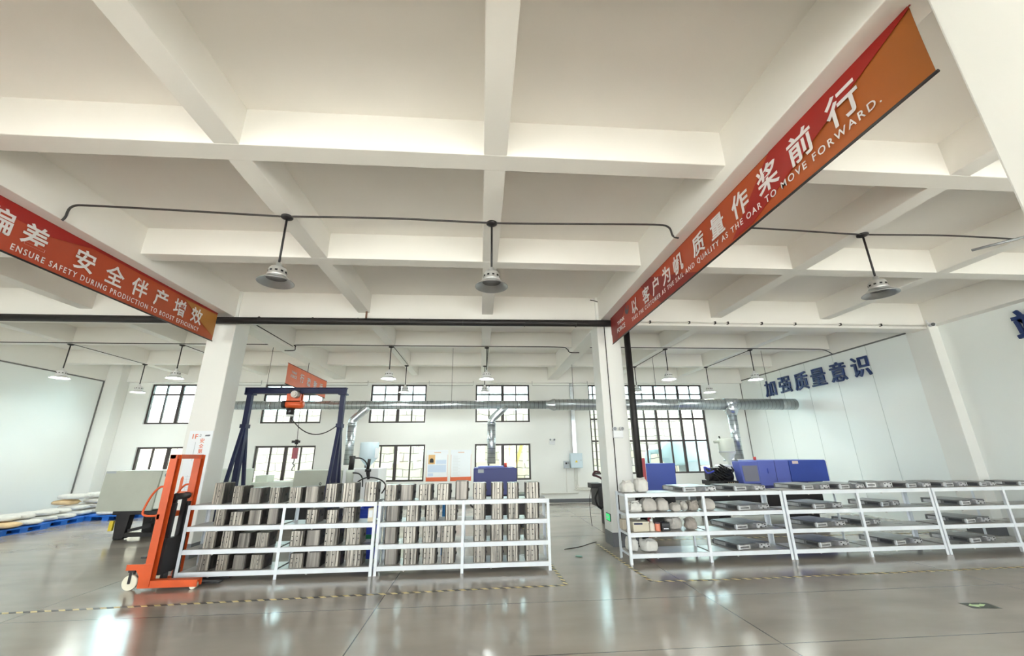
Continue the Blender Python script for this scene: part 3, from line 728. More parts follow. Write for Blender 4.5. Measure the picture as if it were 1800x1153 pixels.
# ------------------------------------------------------------------ flat dies
def die_proto():
    """long flat die: slab with overhanging cover plate, pocketed flank, bright front block and bored bracket; front left corner at the origin"""
    w, d, h = .70, .60, .076
    r = thing('flat_die', 'flat steel die', 'die', (0, 0, 0))
    m = MB(); m.box(.012, .012, 0, w - .02, d - .02, h - .012); m.build('die_body', DIEG, r)
    m = MB(); m.prism([(.0, .0), (.26, .0), (.30, .05), (.45, .05), (.49, .0), (w, .0), (w - .03, d), (.05, d)], h - .012, h); m.build('cover_plate', DIEG, r, bevel=.002)
    m = MB(); m.box(0, -.012, .004, .25, .03, h - .012); b = m.build('front_block', DIEB, r, bevel=.004)
    m = MB(); m.box(.03, -.0135, .022, .22, -.01, h - .03); m.build('block_pocket', DIEG, b)
    m = MB(); m.box(-.004, -.014, .001, .014, .012, h - .002); m.build('corner_edge', WHITEM, b)
    pts = [(.47, .0), (.53, .0), (.56, .014), (.59, .0), (.69, .0), (.69, .06), (.62, .06), (.59, .046), (.56, .06), (.47, .06)]
    m = MB(); m.prism(pts, 0, .03, frame_M((0, .018, .003), (1, 0, 0), (0, 0, 1))); k = m.build('bored_bracket', DIEB, r)
    for hx, hz in ((.50, .048), (.645, .048), (.545, .016), (.655, .016)):
        m = MB(); m.box(hx - .018, -.0135, hz - .007, hx + .018, -.0095, hz + .007); m.build('bracket_hole', HOLE, k)
    m = MB(); m.box(.006, .06, .018, .016, .24, .056); m.build('flank_pocket', DIED, r)
    m = MB(); m.box(.004, .29, .012, .016, .54, .058); m.build('flank_plate', DIEB, r)
    return r
D0 = die_proto()
DIES = [[(3.39, 6.99), (4.28, 6.99), (5.50, 6.99), (6.18, 7.0), (6.82, 7.16), (7.42, 6.99), (8.13, 6.99), (8.86, 7.02), (9.6, 7.0)],
        [(4.29, 6.99), (5.62, 6.99), (6.92, 7.06), (8.33, 6.99)],
        [(4.19, 6.99), (5.59, 6.99), (6.52, 7.08), (8.32, 6.99)],
        [(4.18, 6.99), (5.58, 6.99), (6.92, 6.99), (8.30, 6.99)]]
DL = [['flat steel die by the white sacks, on the top shelf', 'flat steel die on the top shelf, second from the white sacks', 'flat steel die on the top shelf before the blue moulding machine', 'flat steel die on the top shelf, at the right end of the blue machine', 'flat steel die on the top shelf, lying behind its left neighbour', 'flat steel die on the top shelf, over the joint of the last two racks', 'flat steel die on the top shelf before the white wall column', 'flat steel die on the top shelf, left of the last rack post', 'flat steel die on the top shelf at the right picture edge'],
      ['flat steel die on the second shelf beside the bags', 'flat steel die on the second shelf of the middle right rack, left bay', 'flat steel die on the second shelf of the middle right rack, right bay', 'flat steel die on the second shelf of the last rack'],
      ['flat steel die on the third shelf, nearest the aisle', 'flat steel die on the third shelf of the middle right rack, left bay', 'narrow flat steel die on the third shelf of the middle right rack', 'flat steel die on the third shelf of the last rack'],
      ['flat steel die on the bottom shelf, nearest the aisle', 'flat steel die on the bottom shelf of the middle right rack, left bay', 'flat steel die on the bottom shelf of the middle right rack, right bay', 'flat steel die on the bottom shelf of the last rack']]
n = 0
for t, row in enumerate(DIES):
    for i, (x, y) in enumerate(row):
        sc = (.93, 1, 1.0); rz = math.radians(13)
        if t == 0 and i == 4: sc = (.66, .7, 1.25); rz = math.radians(-4)
        if t == 0 and i in (7, 8): sc = (.6, .8, .9)
        if (t, i) == (2, 2): sc = (.62, .9, 1); rz = math.radians(16)
        if (t, i) == (1, 2): sc = (.8, .9, 1); rz = math.radians(20)
        if t == 0 and i in (2, 3, 5, 6): sc = (.82 if i == 3 else .86, 1, 1)
        loc = (x, y + .02, TR[t] + .001)
        if n == 0: move_root(D0, loc, rz); D0.scale = sc; D0['label'] = DL[t][i]; D0['group'] = 'flat dies on the right racks'
        else: copy_tree(D0, loc, rz, DL[t][i], 'flat dies on the right racks', sc)
        n += 1

# ------------------------------------------------------------------ sacks and boxes on the rack by the aisle
def sack(x, y, z, sx, sy, sz, seed, label, mt=SACKW, e=.42, amp=.16, rot=0.0, neck=True, freq=2.2, pinch=.25, name='sack', cat='sack', group='sacks on the aisle rack'):
    r = thing(name, label, cat, (x, y, z), group)
    m = MB(); m.blob((x, y, z), (sx, sy, sz * (.9 if neck else .97)), seed, 16, amp, e, rot=rot, freq=freq, pinch=pinch); m.build('sack_body', mt, r)
    if neck:
        m = MB(); n = 18; vs = []; fs = []
        for i in range(n):
            a = 2 * PI * i / n; q = 1 + .25 * math.sin(3 * a + seed)
            vs.append((x + math.cos(a) * sx * .25, y + math.sin(a) * sy * .2, z + sz * .80))
            vs.append((x + math.cos(a) * sx * .34 * q, y + math.sin(a) * sy * .14 * q, z + sz * (.93 + .04 * math.sin(2 * a + seed))))
        for i in range(n):
            j = (i + 1) % n; fs.append((2 * i, 2 * j, 2 * j + 1, 2 * i + 1))
        m.smooth = True; m.add(vs, fs); m.smooth = False
        m.build('gathered_mouth', mt, r)
    return r
t0, t1, t2, t3 = TR
sack(2.48, 7.16, t0, .225, .26, .20, 1, 'white sack on the top shelf against the column, left of two', amp=.2)
sack(2.712, 7.15, t0, .225, .26, .25, 2, 'white sack on the top shelf beside the red cabinet, right of two', amp=.2)
sack(2.565, 7.16, t1, .235, .26, .18, 3, 'crumpled white bag on the second shelf, nearest the aisle', SACKC if 0 else SACKW, amp=.42, freq=3.5)
sack(2.82, 7.2, t1, .25, .24, .22, 4, 'tall pale sack on the second shelf, left of two leaning together', SACKG, amp=.1, neck=False, pinch=.5)
sack(3.055, 7.2, t1, .20, .22, .215, 5, 'tall pale sack on the second shelf, right of two leaning together', SACKG, amp=.1, neck=False, pinch=.5)
sack(3.245, 7.12, t1, .16, .2, .14, 6, 'small clear bag of powder on the second shelf', SACKG, amp=.2, neck=False, pinch=.6)
sack(3.40, 7.12, t1, .13, .16, .155, 7, 'round white bundle on the second shelf', SACKG, amp=.15, e=.9, neck=False, pinch=0)
sack(3.56, 7.16, t1, .11 + .08, .24, .17, 8, 'creased plastic bag on the second shelf left of the middle post', SACKC, amp=.45, freq=4, neck=False, pinch=.2)
sack(3.84, 7.18, t1, .22, .24, .19, 9, 'pale sack on the second shelf right of the middle post', SACKG, amp=.15, neck=False, pinch=.6)
sack(3.245, 7.24, t2, .22, .2, .215, 10, 'grey crumpled sack on the third shelf, left of two', SACKG, amp=.3, rot=.5)
sack(3.50, 7.16, t2, .17, .2, .20, 11, 'creased grey bag on the third shelf, right of two', SACKC, amp=.32, rot=-.3)
sack(2.49, 7.22, t3, .165, .28, .215, 12, 'white sack on the bottom shelf behind the corner post', amp=.2, neck=False)
sack(2.74, 7.14, t3, .24, .2, .19, 13, 'white sack on the bottom shelf right of the corner post', amp=.2, rot=.3, neck=False)
r = thing('storage_box', 'beige plastic box with a blue label on the third shelf', 'box', (2.60, 7.12, t2))
m = MB(); m.box(2.47, 7.02, t2 + .001, 2.74, 7.24, t2 + .135); m.build('box_body', mat('beige_plastic_box', (204, 196, 176), .5), r, bevel=.01)
m = MB(); m.box(2.49, 7.017, t2 + .108, 2.63, 7.0195, t2 + .134); m.build('blue_label', NAVY, r)
m = MB(); m.box(2.465, 7.015, t2 + .135, 2.745, 7.245, t2 + .15); m.build('lid', mat('beige_plastic_lid', (214, 206, 190), .5), r)
r = thing('storage_box', 'plain beige carton at the aisle end of the third shelf', 'box', (2.415, 7.32, t2)); m = MB(); m.box(2.38, 7.26, t2 + .001, 2.60, 7.42, t2 + .15); m.build('carton_body', mat('carton_beige', (200, 190, 172), .7), r, bevel=.004); m = MB(); m.box(2.38, 7.325, t2 + .1505, 2.60, 7.355, t2 + .152); m.build('packing_tape', mat('packing_tape', (186, 160, 120), .4), r)
r = thing('bottle', 'clear bottle of white powder on the third shelf', 'bottle', (2.80, 7.08, t2)); m = MB(); m.lathe([(0, .001), (.045, .001), (.048, .02), (.048, .10), (.03, .125), (.018, .135), (.018, .15)], (2.80, 7.08, t2)); m.build('bottle_body', mat('powder_bottle', (228, 220, 206), .3), r); m = MB(); m.cyl((2.80, 7.08, t2 + .148), (2.80, 7.08, t2 + .178), .02); m.build('cap', PLAST, r)
r = thing('jar', 'salmon coloured jar on the third shelf', 'jar', (2.90, 7.08, t2)); m = MB(); m.lathe([(0, .001), (.042, .001), (.044, .01), (.044, .105), (.04, .11), (0, .11)], (2.90, 7.08, t2)); m.build('jar_body', mat('salmon_jar', (226, 140, 112), .4), r); m = MB(); m.cyl((2.9, 7.08, t2 + .11), (2.9, 7.08, t2 + .13), .045); m.build('jar_lid', mat('dark_jar_lid', (110, 90, 96), .4), r)
r = thing('tool_case', 'small black case between the salmon jar and the grey sacks', 'case', (3.01, 7.1, t2)); m = MB(); m.box(2.955, 7.03, t2 + .001, 3.09, 7.14, t2 + .13); m.build('case_body', BLACK, r, bevel=.008); m = MB(); m.box(2.98, 7.026, t2 + .03, 3.06, 7.0295, t2 + .045); m.build('case_label', PAPER, r); m = MB(); m.box(2.955, 7.024, t2 + .09, 3.09, 7.0295, t2 + .097); m.build('case_seam', DIED, r)
# small things on the left racks
r = thing('cardboard_box', 'narrow pale box at the right end of the second shelf, second bay', 'box', (-1.66, 7.0, TL[1])); m = MB(); m.box(-1.70, 6.90, TL[1] + .001, -1.615, 7.1, TL[1] + .19); m.build('box_body', mat('pale_carton', (222, 212, 186), .6), r, bevel=.003); m = MB(); m.box(-1.69, 6.897, TL[1] + .06, -1.63, 6.8995, TL[1] + .16); m.build('box_label', PAPER, r)
m = MB(); m.lathe([(0, 0), (.05, .0), (.055, .02), (.05, .06), (.02, .08), (0, .082)], (-2.83, 8.0, 1.0)); 

# ------------------------------------------------------------------ orange hand stacker
r = thing('hand_stacker', 'orange hand pallet stacker standing at the left end of the racks', 'stacker', (-4.2, 6.8, 0))
NY, FY = 6.50, 7.02
for y in (NY, FY):
    m = MB(); p0 = Vector((-4.41, y, .14)); p1 = Vector((-4.385, y, 1.70))
    m.box(-4.44, y - .05, .12, -4.34, y - .042, 1.71); m.box(-4.44, y + .042, .12, -4.34, y + .05, 1.71); m.box(-4.44, y - .042, .12, -4.432, y + .042, 1.71)
    m.build('mast_channel', ORANGE, r)
m = MB(); m.box(-4.44, NY - .05, 1.655, -4.36, FY + .05, 1.715); m.build('top_crossbar', ORANGE, r, bevel=.004)
m = MB(); m.box(-4.45, NY - .05, .86, -4.40, FY + .05, .93); m.build('mast_crossbar', ORANGE, r, bevel=.004)
for y, ex in ((NY, 0), (FY, 1)):
    a_, b_z = (.035, .12) if ex == 0 else (.014, .052)
    m = MB(); m.box(-4.48, y - .055, a_, -3.74, y - .04, b_z); m.box(-4.48, y + .04, a_, -3.74, y + .055, b_z); m.box(-4.48, y - .04, b_z - .012, -3.74, y + .04, b_z)
    l = m.build('outrigger_leg', ORANGE, r)
    for wx in (-3.80,): m = MB(); m.cyl((wx, y - .035, .02 if ex else .042), (wx, y + .035, .02 if ex else .042), .02 if ex else .041, 18); m.build('load_roller', CASTER, l)
m = MB(); pts = [(-4.47, .05), (-4.33, .05), (-4.33, .32), (-4.66, .32), (-4.66, .25), (-4.53, .25), (-4.48, .18)]
for y in (NY - .055, FY + .045): m.prism(pts, 0, .01, frame_M((0, y, 0), (1, 0, 0), (0, 0, 1)))
m.box(-4.66, NY - .05, .25, -4.48, FY + .05, .262)
m.build('base_plate', ORANGE, r)
for y in (NY + .02, FY - .02):
    m = MB(); m.box(-4.66, y - .035, .215, -4.58, y + .035, .25); m.box(-4.64, y - .036, .08, -4.61, y - .028, .22); m.box(-4.64, y + .028, .08, -4.61, y + .036, .22); c = m.build('caster_fork', BLACKM, r)
    m = MB(); m.cyl((-4.625, y - .024, .092), (-4.625, y + .024, .092), .091, 26); wv = m.build('caster_wheel', CASTER, c)
for y in (NY, FY):
    m = MB(); m.tube(smooth_path([(-4.44, y, 1.28), (-4.52, y, 1.27), (-4.60, y, 1.17), (-4.66, y, 1.0), (-4.66, y, .93), (-4.60, y, .905), (-4.45, y, .905)]), .014, 10); m.build('grab_handle', ORANGE, r)
for y, h in ((6.66, 1.1), (6.86, 1.1)):
    m = MB(); m.cyl((-4.38, y, .14), (-4.38, y, h), .032, 16); m.cyl((-4.38, y, h), (-4.38, y, h + .08), .018, 12); m.build('lift_cylinder', BLACKM, r)
m = MB(); m.cyl((-4.38, 6.60, 1.13), (-4.38, 6.92, 1.13), .045, 16); m.build('chain_roller', BLACKM, r)
m = MB(); m.box(-4.37, 6.56, .16, -4.31, 6.96, .60); m.box(-4.375, 6.6, .60, -4.32, 6.64, 1.05); m.box(-4.375, 6.88, .60, -4.32, 6.92, 1.05); m.build('fork_carriage', BLACKM, r)
for y in (6.62, 6.86):
    m = MB(); m.prism([(-4.335, .022), (-4.335, .16), (-4.30, .16), (-4.30, .056), (-3.55, .04), (-3.55, .026)], 0, .10, frame_M((0, y + .1, 0), (1, 0, 0), (0, 0, 1))); m.build('fork', BLACKM, r)
m = MB(); m.tube([(-4.50, 6.76, .42), (-4.64, 6.76, .36)], .016, 8); m.box(-4.70, 6.71, .335, -4.63, 6.81, .355); m.build('foot_pedal', BLACKM, r)

# ------------------------------------------------------------------ gantry crane with hoist
r = thing('gantry_crane', 'navy steel gantry crane standing behind the left racks', 'crane', (-4.15, 9.5, 0))
GXL, GXR, GY = -5.14, -3.12, 9.5
m = MB(); m.box(GXL - .1, GY - .07, 3.03, GXR + .07, GY + .07, 3.045); m.box(GXL - .1, GY - .07, 3.145, GXR + .07, GY + .07, 3.16); m.box(GXL - .1, GY - .012, 3.045, GXR + .07, GY + .012, 3.145); m.box(GXL - .1, GY - .07, 3.045, GXL - .085, GY + .07, 3.145)
m.build('girder', NAVY, r)
for x, s in ((GXL, -1), (GXR, 1)):
    m = MB(); m.box(x - .05, GY - .05, .2, x + .05, GY + .05, 3.03); p = m.build('upright', NAVY, r)
    for dy in (-.56, .56):
        m = MB(); m.bar((x, GY + dy, .2), (x, GY + .05 * (1 if dy > 0 else -1), 2.32), .06, .06, (1, 0, 0)); m.build('brace', NAVY, r)
    m = MB(); m.box(x - .06, GY - .1, 2.28, x + .06, GY + .1, 2.36); m.build('collar', NAVY, p)
    m = MB(); m.box(x - .05, GY - .66, .16, x + .05, GY + .66, .24); b = m.build('foot_beam', NAVY, r)
    for dy in (-.57, .57):
        m = MB(); m.cyl((x - .03, GY + dy, .08), (x + .03, GY + dy, .08), .079, 18); m.build('caster_wheel', CASTER, b)
    m = MB(); m.box(x - .09, GY - .09, 3.0, x + .09, GY + .09, 3.03); m.build('cap_plate', NAVY, p)
m = MB(); m.tube(arc((-4.20, GY - .02, 2.51), (GXR - .04, GY - .05, 2.33), .28), .011, 8); m.build('feed_cable', CABLE, r)
h = thing('electric_hoist', 'orange electric hoist hanging under the navy girder', 'hoist', (-4.12, GY, 2.9))
m = MB(); m.box(-4.32, GY - .05, 2.84, -4.02, GY - .09, 3.02); m.box(-4.32, GY + .05, 2.84, -4.02, GY + .09, 3.02); m.box(-4.32, GY - .09, 2.83, -3.98, GY + .09, 2.86); m.build('trolley_frame', ORANGE, h)
for x in (-4.24, -4.08):
    for y in (-.085, .085): m = MB(); m.cyl((x, GY + y - .015, 3.078), (x, GY + y + .015, 3.078), .03, 14); m.build('trolley_wheel', BLACKM, h)
m = MB(); m.cyl((-4.10, GY - .24, 2.99), (-4.10, GY - .09, 2.99), .075, 20); m.cyl((-4.10, GY - .26, 2.99), (-4.10, GY - .24, 2.99), .045, 20); m.build('travel_motor', mat('motor_grey', (186, 180, 172), .4, .4), h)
m = MB(); m.lathe([(0, 0), (.05, 0), (.085, .03), (.09, .1), (.09, .25), (.075, .3), (0, .3)], (0, 0, 0)); 
for i, v in enumerate(m.v): m.v[i] = (-4.36 + v[2] * 1.3, GY + v[0], 2.79 + v[1])
m.build('hoist_body', ORANGE, h)
m = MB(); m.cyl((-4.42, GY, 2.79), (-4.34, GY, 2.79), .082, 20); m.build('motor_cap', BLACK, h)
m = MB(); m.cyl((-4.22, GY - .02, 2.70), (-4.22, GY - .02, 2.56), .09, 18, .075); m.build('cable_drum', BLACKM, h)
m = MB(); m.cyl((-4.22, GY - .02, 2.56), (-4.22, GY - .02, 2.53), .075, 18); m.build('drum_plate', PLAST, h)
m = MB(); m.tube([(-4.03, GY, 2.80), (-3.995, GY, 2.0)], .006, 8); m.build('lift_rope', CABLE, h)
m = MB(); m.bar((-4.10, GY, 1.985), (-3.93, GY, 1.985), .03, .05); m.cyl((-4.0, GY, 1.93), (-4.0, GY, 2.03), .035, 12); m.build('hook_block', BLACKM, h)
s = thing('crane_scale', 'dark red crane scale hanging from the hoist rope', 'scale', (-4.0, GY, 1.7))
m = MB(); m.box(-4.055, GY - .03, 1.63, -3.945, GY + .03, 1.86); m.build('scale_case', mat('dark_red_scale', (142, 52, 66), .4), s, bevel=.01)
m = MB(); m.tube([(-4.0, GY, 1.86), (-4.0, GY, 1.935)], .01, 8); m.build('shackle', BLACKM, s)
m = MB(); m.tube(smooth_path([(-4.0, GY, 1.63), (-4.0, GY, 1.57), (-4.02, GY, 1.54), (-3.985, GY, 1.50), (-4.0, GY, 1.46), (-4.02, GY, 1.42), (-4.005, GY, 1.385)]), .011, 8); m.build('hook', BLACKM, s)

# ------------------------------------------------------------------ moulding machines
# pale machine at the left
r = thing('moulding_machine', 'pale grey moulding machine on dark legs beside the sacks', 'machine', (-7.0, 10.8, 0))
y0 = 10.3
m = MB(); m.prism([(-8.40, .57), (-7.24, .57), (-7.20, 1.41), (-8.38, 1.41)], 0, 1.1, frame_M((0, y0 + 1.1, 0), (1, 0, 0), (0, 0, 1))); g = m.build('clamp_guard', CREAM, r, bevel=.012)
m = MB(); m.box(-8.36, y0 - .004, 1.36, -8.16, y0, 1.405); m.build('warning_plate', PRINTG, g)
m = MB(); m.prism([(-7.24, .60), (-5.75, .62), (-5.75, 1.41), (-7.20, 1.415)], 0, 1.06, frame_M((0, y0 + 1.10, 0), (1, 0, 0), (0, 0, 1))); g = m.build('front_cover', CREAML, r, bevel=.012)
m = MB(); m.text('EvoTech', .09, frame_M((-7.02, y0 + .036, 1.285), (1, 0, 0), (0, 0, 1)), bold=.001, ext=.002); m.build('cover_lettering', mat('dark_teal_print', (60, 96, 110), .5), g)
m = MB(); m.tube([Vector((-7.09 + .04 * math.cos(a * PI / 6), y0 + .036, 1.31 + .04 * math.sin(a * PI / 6))) for a in range(0, 11)], .007, 6); m.build('cover_emblem', MATS['dark_teal_print'], g)
m = MB(); m.box(-7.25, y0 + .4, 1.41, -7.1, y0 + .5, 1.53); m.build('valve_unit', PRINTG, r)
m = MB(); m.box(-8.0, y0 - .02, .50, -6.0, y0 + .95, .57); m.build('base_beam', BLACKM, r)
for x in (-7.78, -6.3):
    for y in (y0 + .02, y0 + .8):
        m = MB(); m.prism([(x - .12, .02), (x + .08, .02), (x + .12, .5), (x - .16, .5)], 0, .14, frame_M((0, y + .14, 0), (1, 0, 0), (0, 0, 1))); l = m.build('leg', BLACKM, r)
        m = MB(); m.cyl((x - .05, y + .07, 0), (x - .05, y + .07, .03), .09, 14); m.build('foot', BLACK, l)
m = MB(); m.box(-7.7, y0 + .03, .05, -6.4, y0 + .12, .13); m.bar((-7.66, y0 + .08, .17), (-7.2, y0 + .08, .27), .05, .06); m.build('leg_tie', BLACKM, r)
m = MB(); m.box(-7.22, y0 + .16, .06, -6.45, y0 + .78, .499); m.build('hydraulic_tank', BLACKM, r)
m = MB(); m.box(-8.03, y0 + .0, .18, -7.955, y0 + .05, .38); m.build('yellow_tag', YEL, r)
m = MB(); m.tube(smooth_path([(-7.2, y0 - .01, .54), (-7.15, y0 - .03, .38), (-7.3, y0 - .02, .33)]), .01, 6); m.build('hose', BLACK, r)
# cream machine behind the gantry
r = thing('moulding_machine', 'cream box shaped machine seen between the legs of the navy gantry', 'machine', (-4.6, 11.9, 0))
y0 = 11.42
m = MB(); m.box(-4.76, y0, .62, -3.55, y0 + 1.0, 1.335); g = m.build('clamp_guard', CREAM, r, bevel=.015)
m = MB(); m.box(-4.74, y0 - .004, 1.29, -4.60, y0, 1.32); m.build('warning_plate', PRINTG, g)
m = MB(); m.box(-5.9, y0 + .1, .70, -4.78, y0 + .9, 1.06); m.build('tie_bar_cover', CREAML, r, bevel=.015)
m = MB(); m.box(-5.85, y0 + .3, 1.06, -5.55, y0 + .7, 1.22); m.build('control_box', CREAML, r, bevel=.01)
m = MB(); m.box(-6.2, y0 + .12, .12, -3.6, y0 + .88, .62); m.build('machine_bed', BLACKM, r)
for x in (-5.9, -3.9): m = MB(); m.box(x, y0 + .1, 0, x + .2, y0 + .9, .12); m.build('foot', BLACKM, r)
# white injection unit with hopper dryer right of the gantry
r = thing('moulding_machine', 'white machine with a steel hopper right of the navy gantry', 'machine', (-3.1, 12.0, 0))
m = MB(); m.box(-3.52, 11.35, .25, -2.62, 12.3, 1.36); m.build('white_cover', PLAST, r, bevel=.012)
m = MB(); m.box(-3.48, 11.4, .0, -2.7, 12.2, .25); m.build('machine_bed', BLACKM, r)
m = MB(); m.lathe([(0, 1.36), (.05, 1.37), (.06, 1.42), (.24, 1.62), (.25, 1.64), (.25, 2.02), (.24, 2.04), (0, 2.05)], (-3.06, 11.95, 0)); hp = m.build('hopper', CABG, r)
m = MB(); m.box(-2.84, 11.7, 1.62, -2.76, 11.82, 1.88); m.build('control_box', PLAST, r)
m = MB(); m.lathe([(.05, 1.02), (.085, 1.02), (.09, 1.25), (.1, 1.26), (.1, 1.34), (.085, 1.35)], (-3.22, 10.95, 0)); m.lathe([(0, 1.02), (.085, 1.02)], (-3.22, 10.95, 0)); m.build('filter_cup', CREAML, r)
m = MB(); m.cyl((-3.21, 10.95, 1.35), (-3.20, 10.95, 1.66), .065, 14); m.box(-3.27, 10.92, 1.62, -3.13, 10.98, 1.68); m.build('filter_head', BLACKM, r)
m = MB(); m.cyl((-2.80, 10.95, 1.36), (-2.78, 10.95, 1.60), .04, 12); m.cyl((-2.79, 10.95, 1.30), (-2.79, 10.95, 1.36), .075, 14); m.cyl((-2.76, 10.95, 1.12), (-2.79, 10.95, 1.30), .03, 12, .055); m.build('nozzle', BLACKM, r)
m = MB(); m.tube(smooth_path([(-3.16, 10.95, 1.63), (-3.0, 10.95, 1.62), (-2.88, 10.95, 1.55), (-2.8, 10.95, 1.42)]), .016, 8); m.build('hose', BLACK, r)
m = MB(); m.tube(smooth_path([(-3.2, 10.9, 1.28), (-3.0, 10.9, 1.26), (-2.9, 10.9, 1.15), (-2.88, 10.9, .95)]), .016, 8); m.build('hose', BLACK, r)
m = MB(); m.tube(smooth_path([(-2.9, 10.8, .80), (-3.05, 10.8, .88), (-3.0, 10.8, 1.05), (-2.75, 10.8, 1.17), (-2.45, 10.8, 1.12), (-2.3, 10.8, .98), (-2.38, 10.8, .80)]), .016, 8); m.build('hose', BLACK, r)
# indigo machine behind the right end of the left racks
r = thing('moulding_machine', 'indigo blue machine standing behind the aisle end of the left racks', 'machine', (.36, 10.9, 0))
y0 = 10.45
m = MB(); m.box(-.16, y0, .735, .90, y0 + 1.0, 1.365); g = m.build('clamp_guard', BLUEN, r, bevel=.03)
m = MB(); m.box(-.05, y0 - .004, 1.25, .09, y0, 1.335); m.build('warning_label', PRINTG, g)
m = MB(); m.box(-.05, y0 + .2, 1.365, .6, y0 + .8, 1.395); m.build('top_cover', BLUEL, r, bevel=.01)
m = MB(); m.cyl((.64, y0 + .3, 1.365), (.64, y0 + .3, 1.47), .035, 12); m.build('signal_lamp', mat('red_beacon', (220, 80, 70), .4), r)
m = MB(); m.box(-.1, y0 + .08, .14, 1.22, y0 + .9, .735); m.build('machine_bed', BLACKM, r, bevel=.02)
m = MB(); m.tube(smooth_path([(-.16, y0 + .15, .68), (-.22, y0 + .15, .6), (-.2, y0 + .15, .5), (-.1, y0 + .15, .45)]), .02, 8); m.build('hose', BLACK, r)
for x in (-.05, 1.0): m = MB(); m.box(x, y0 + .1, 0, x + .16, y0 + .88, .14); m.build('foot', BLACKM, r)
# blue machine on the right
r = thing('moulding_machine', 'long bright blue moulding machine before the right wall', 'machine', (7.7, 11.0, 0))
y0 = 10.5
m = MB(); m.prism([(7.97, .93), (8.99, .93), (8.99, 1.42), (8.965, 1.45), (7.97, 1.45)], 0, 1.1, frame_M((0, y0 + 1.08, 0), (1, 0, 0), (0, 0, 1))); g = m.build('clamp_guard', BLUEM, r, bevel=.01)
m = MB(); m.box(8.06, y0 - .026, 1.36, 8.22, y0 - .0205, 1.43); m.build('warning_label', mat('pink_label', (236, 214, 206), .5), g)
m = MB(); m.box(7.13, y0, .84, 7.97, y0 + 1.0, 1.455); d = m.build('sliding_door', BLUEL, r, bevel=.012)
m = MB(); m.box(7.58, y0 - .006, .85, 7.59, y0 + .001, 1.45); m.build('door_seam', BLUEN, d)
m = MB(); m.box(7.36, y0 - .03, 1.14, 7.375, y0, 1.26); m.build('door_handle', BLUEL, d)
m = MB(); m.prism([(6.68, .90), (7.13, .90), (7.13, 1.43), (6.62, 1.43)], 0, .3, frame_M((0, y0 + .3, 0), (1, 0, 0), (0, 0, 1))); d = m.build('window_door', BLUEL, r, bevel=.01)
m = MB(); m.prism([(6.72, .95), (7.10, .95), (7.10, 1.33), (6.69, 1.33)], 0, .006, frame_M((0, y0 - .0005, 0), (1, 0, 0), (0, 0, 1))); m.build('smoked_window', mat('smoked_grey_window', (132, 132, 148), .25), d)
m = MB(); m.box(5.85, y0 + .15, .14, 8.85, y0 + .95, .66); m.build('machine_bed', BLACKM, r, bevel=.02)
m = MB(); m.box(7.15, y0 + .12, .66, 8.9, y0 + .9, .93); m.build('lower_frame', mat('machine_frame_indigo', (58, 60, 120), .5), r)
for x in (5.95, 8.3): m = MB(); m.box(x, y0 + .1, 0, x + .3, y0 + .98, .14); m.build('foot', BLACKM, r)
m = MB(); m.cyl((6.65, y0 + .45, 1.06), (5.98, y0 + .45, 1.06), .11, 16); m.cyl((6.3, y0 + .45, 1.06), (6.5, y0 + .45, 1.06), .15, 16); m.box(6.0, y0 + .1, .86, 6.6, y0 + .8, .96); m.box(6.02, y0 + .2, .66, 6.22, y0 + .7, .9); m.build('injection_barrel', BLACKM, r)
m = MB(); m.cyl((6.1, y0 + .3, 1.2), (6.62, y0 + .3, 1.2), .045, 12); m.box(6.05, y0 + .25, .98, 6.16, y0 + .7, 1.28); m.box(6.36, y0 + .25, 1.0, 6.44, y0 + .7, 1.27); m.build('injection_carriage', BLACK, r)
for i in range(7):
    m = MB(); z = 1.0 + .045 * i; m.tube(smooth_path([(6.05 + .05 * i, y0 + .2, z), (5.95 + .04 * i, y0 + .12, z + .1), (6.2 + .05 * i, y0 + .1, z - .06), (6.5, y0 + .15, z - .08 + .02 * i)]), .014, 8); m.build('hose', BLACK, r)
for i in range(4):
    m = MB(); m.tube(smooth_path([(6.32 + .05 * i, y0 + .08, .93), (6.30 + .06 * i, y0 + .02, .78), (6.36 + .09 * i, y0 + .04, .66 + .02 * i), (6.62 + .05 * i, y0 + .05, .80), (6.9 + .04 * i, y0 + .06, .70)]), .011, 6); m.build('hose', mat('beige_hose', (206, 184, 150), .5), r)
m = MB(); m.tube(smooth_path([(5.95, y0 + .2, 1.24), (5.8, y0 + .2, 1.3), (5.86, y0 + .2, 1.16), (6.05, y0 + .2, 1.2)]), .022, 8); m.build('hose', mat('blue_hose', (70, 80, 190), .45), r)
m = MB(); m.cyl((7.28, y0 + .3, 1.455), (7.28, y0 + .3, 1.54), .035, 12); m.build('signal_lamp', MATS['red_beacon'], r)
m = MB(); m.box(6.42, y0 + .35, 1.28, 6.8, y0 + .8, 1.343); m.build('feed_block', PLAST, r, bevel=.03)
m = MB(); m.cyl((6.85, y0 + .7, 1.43), (6.85, y0 + .7, 1.5), .2, 20, .14); m.build('duct_hood', ALU, r)
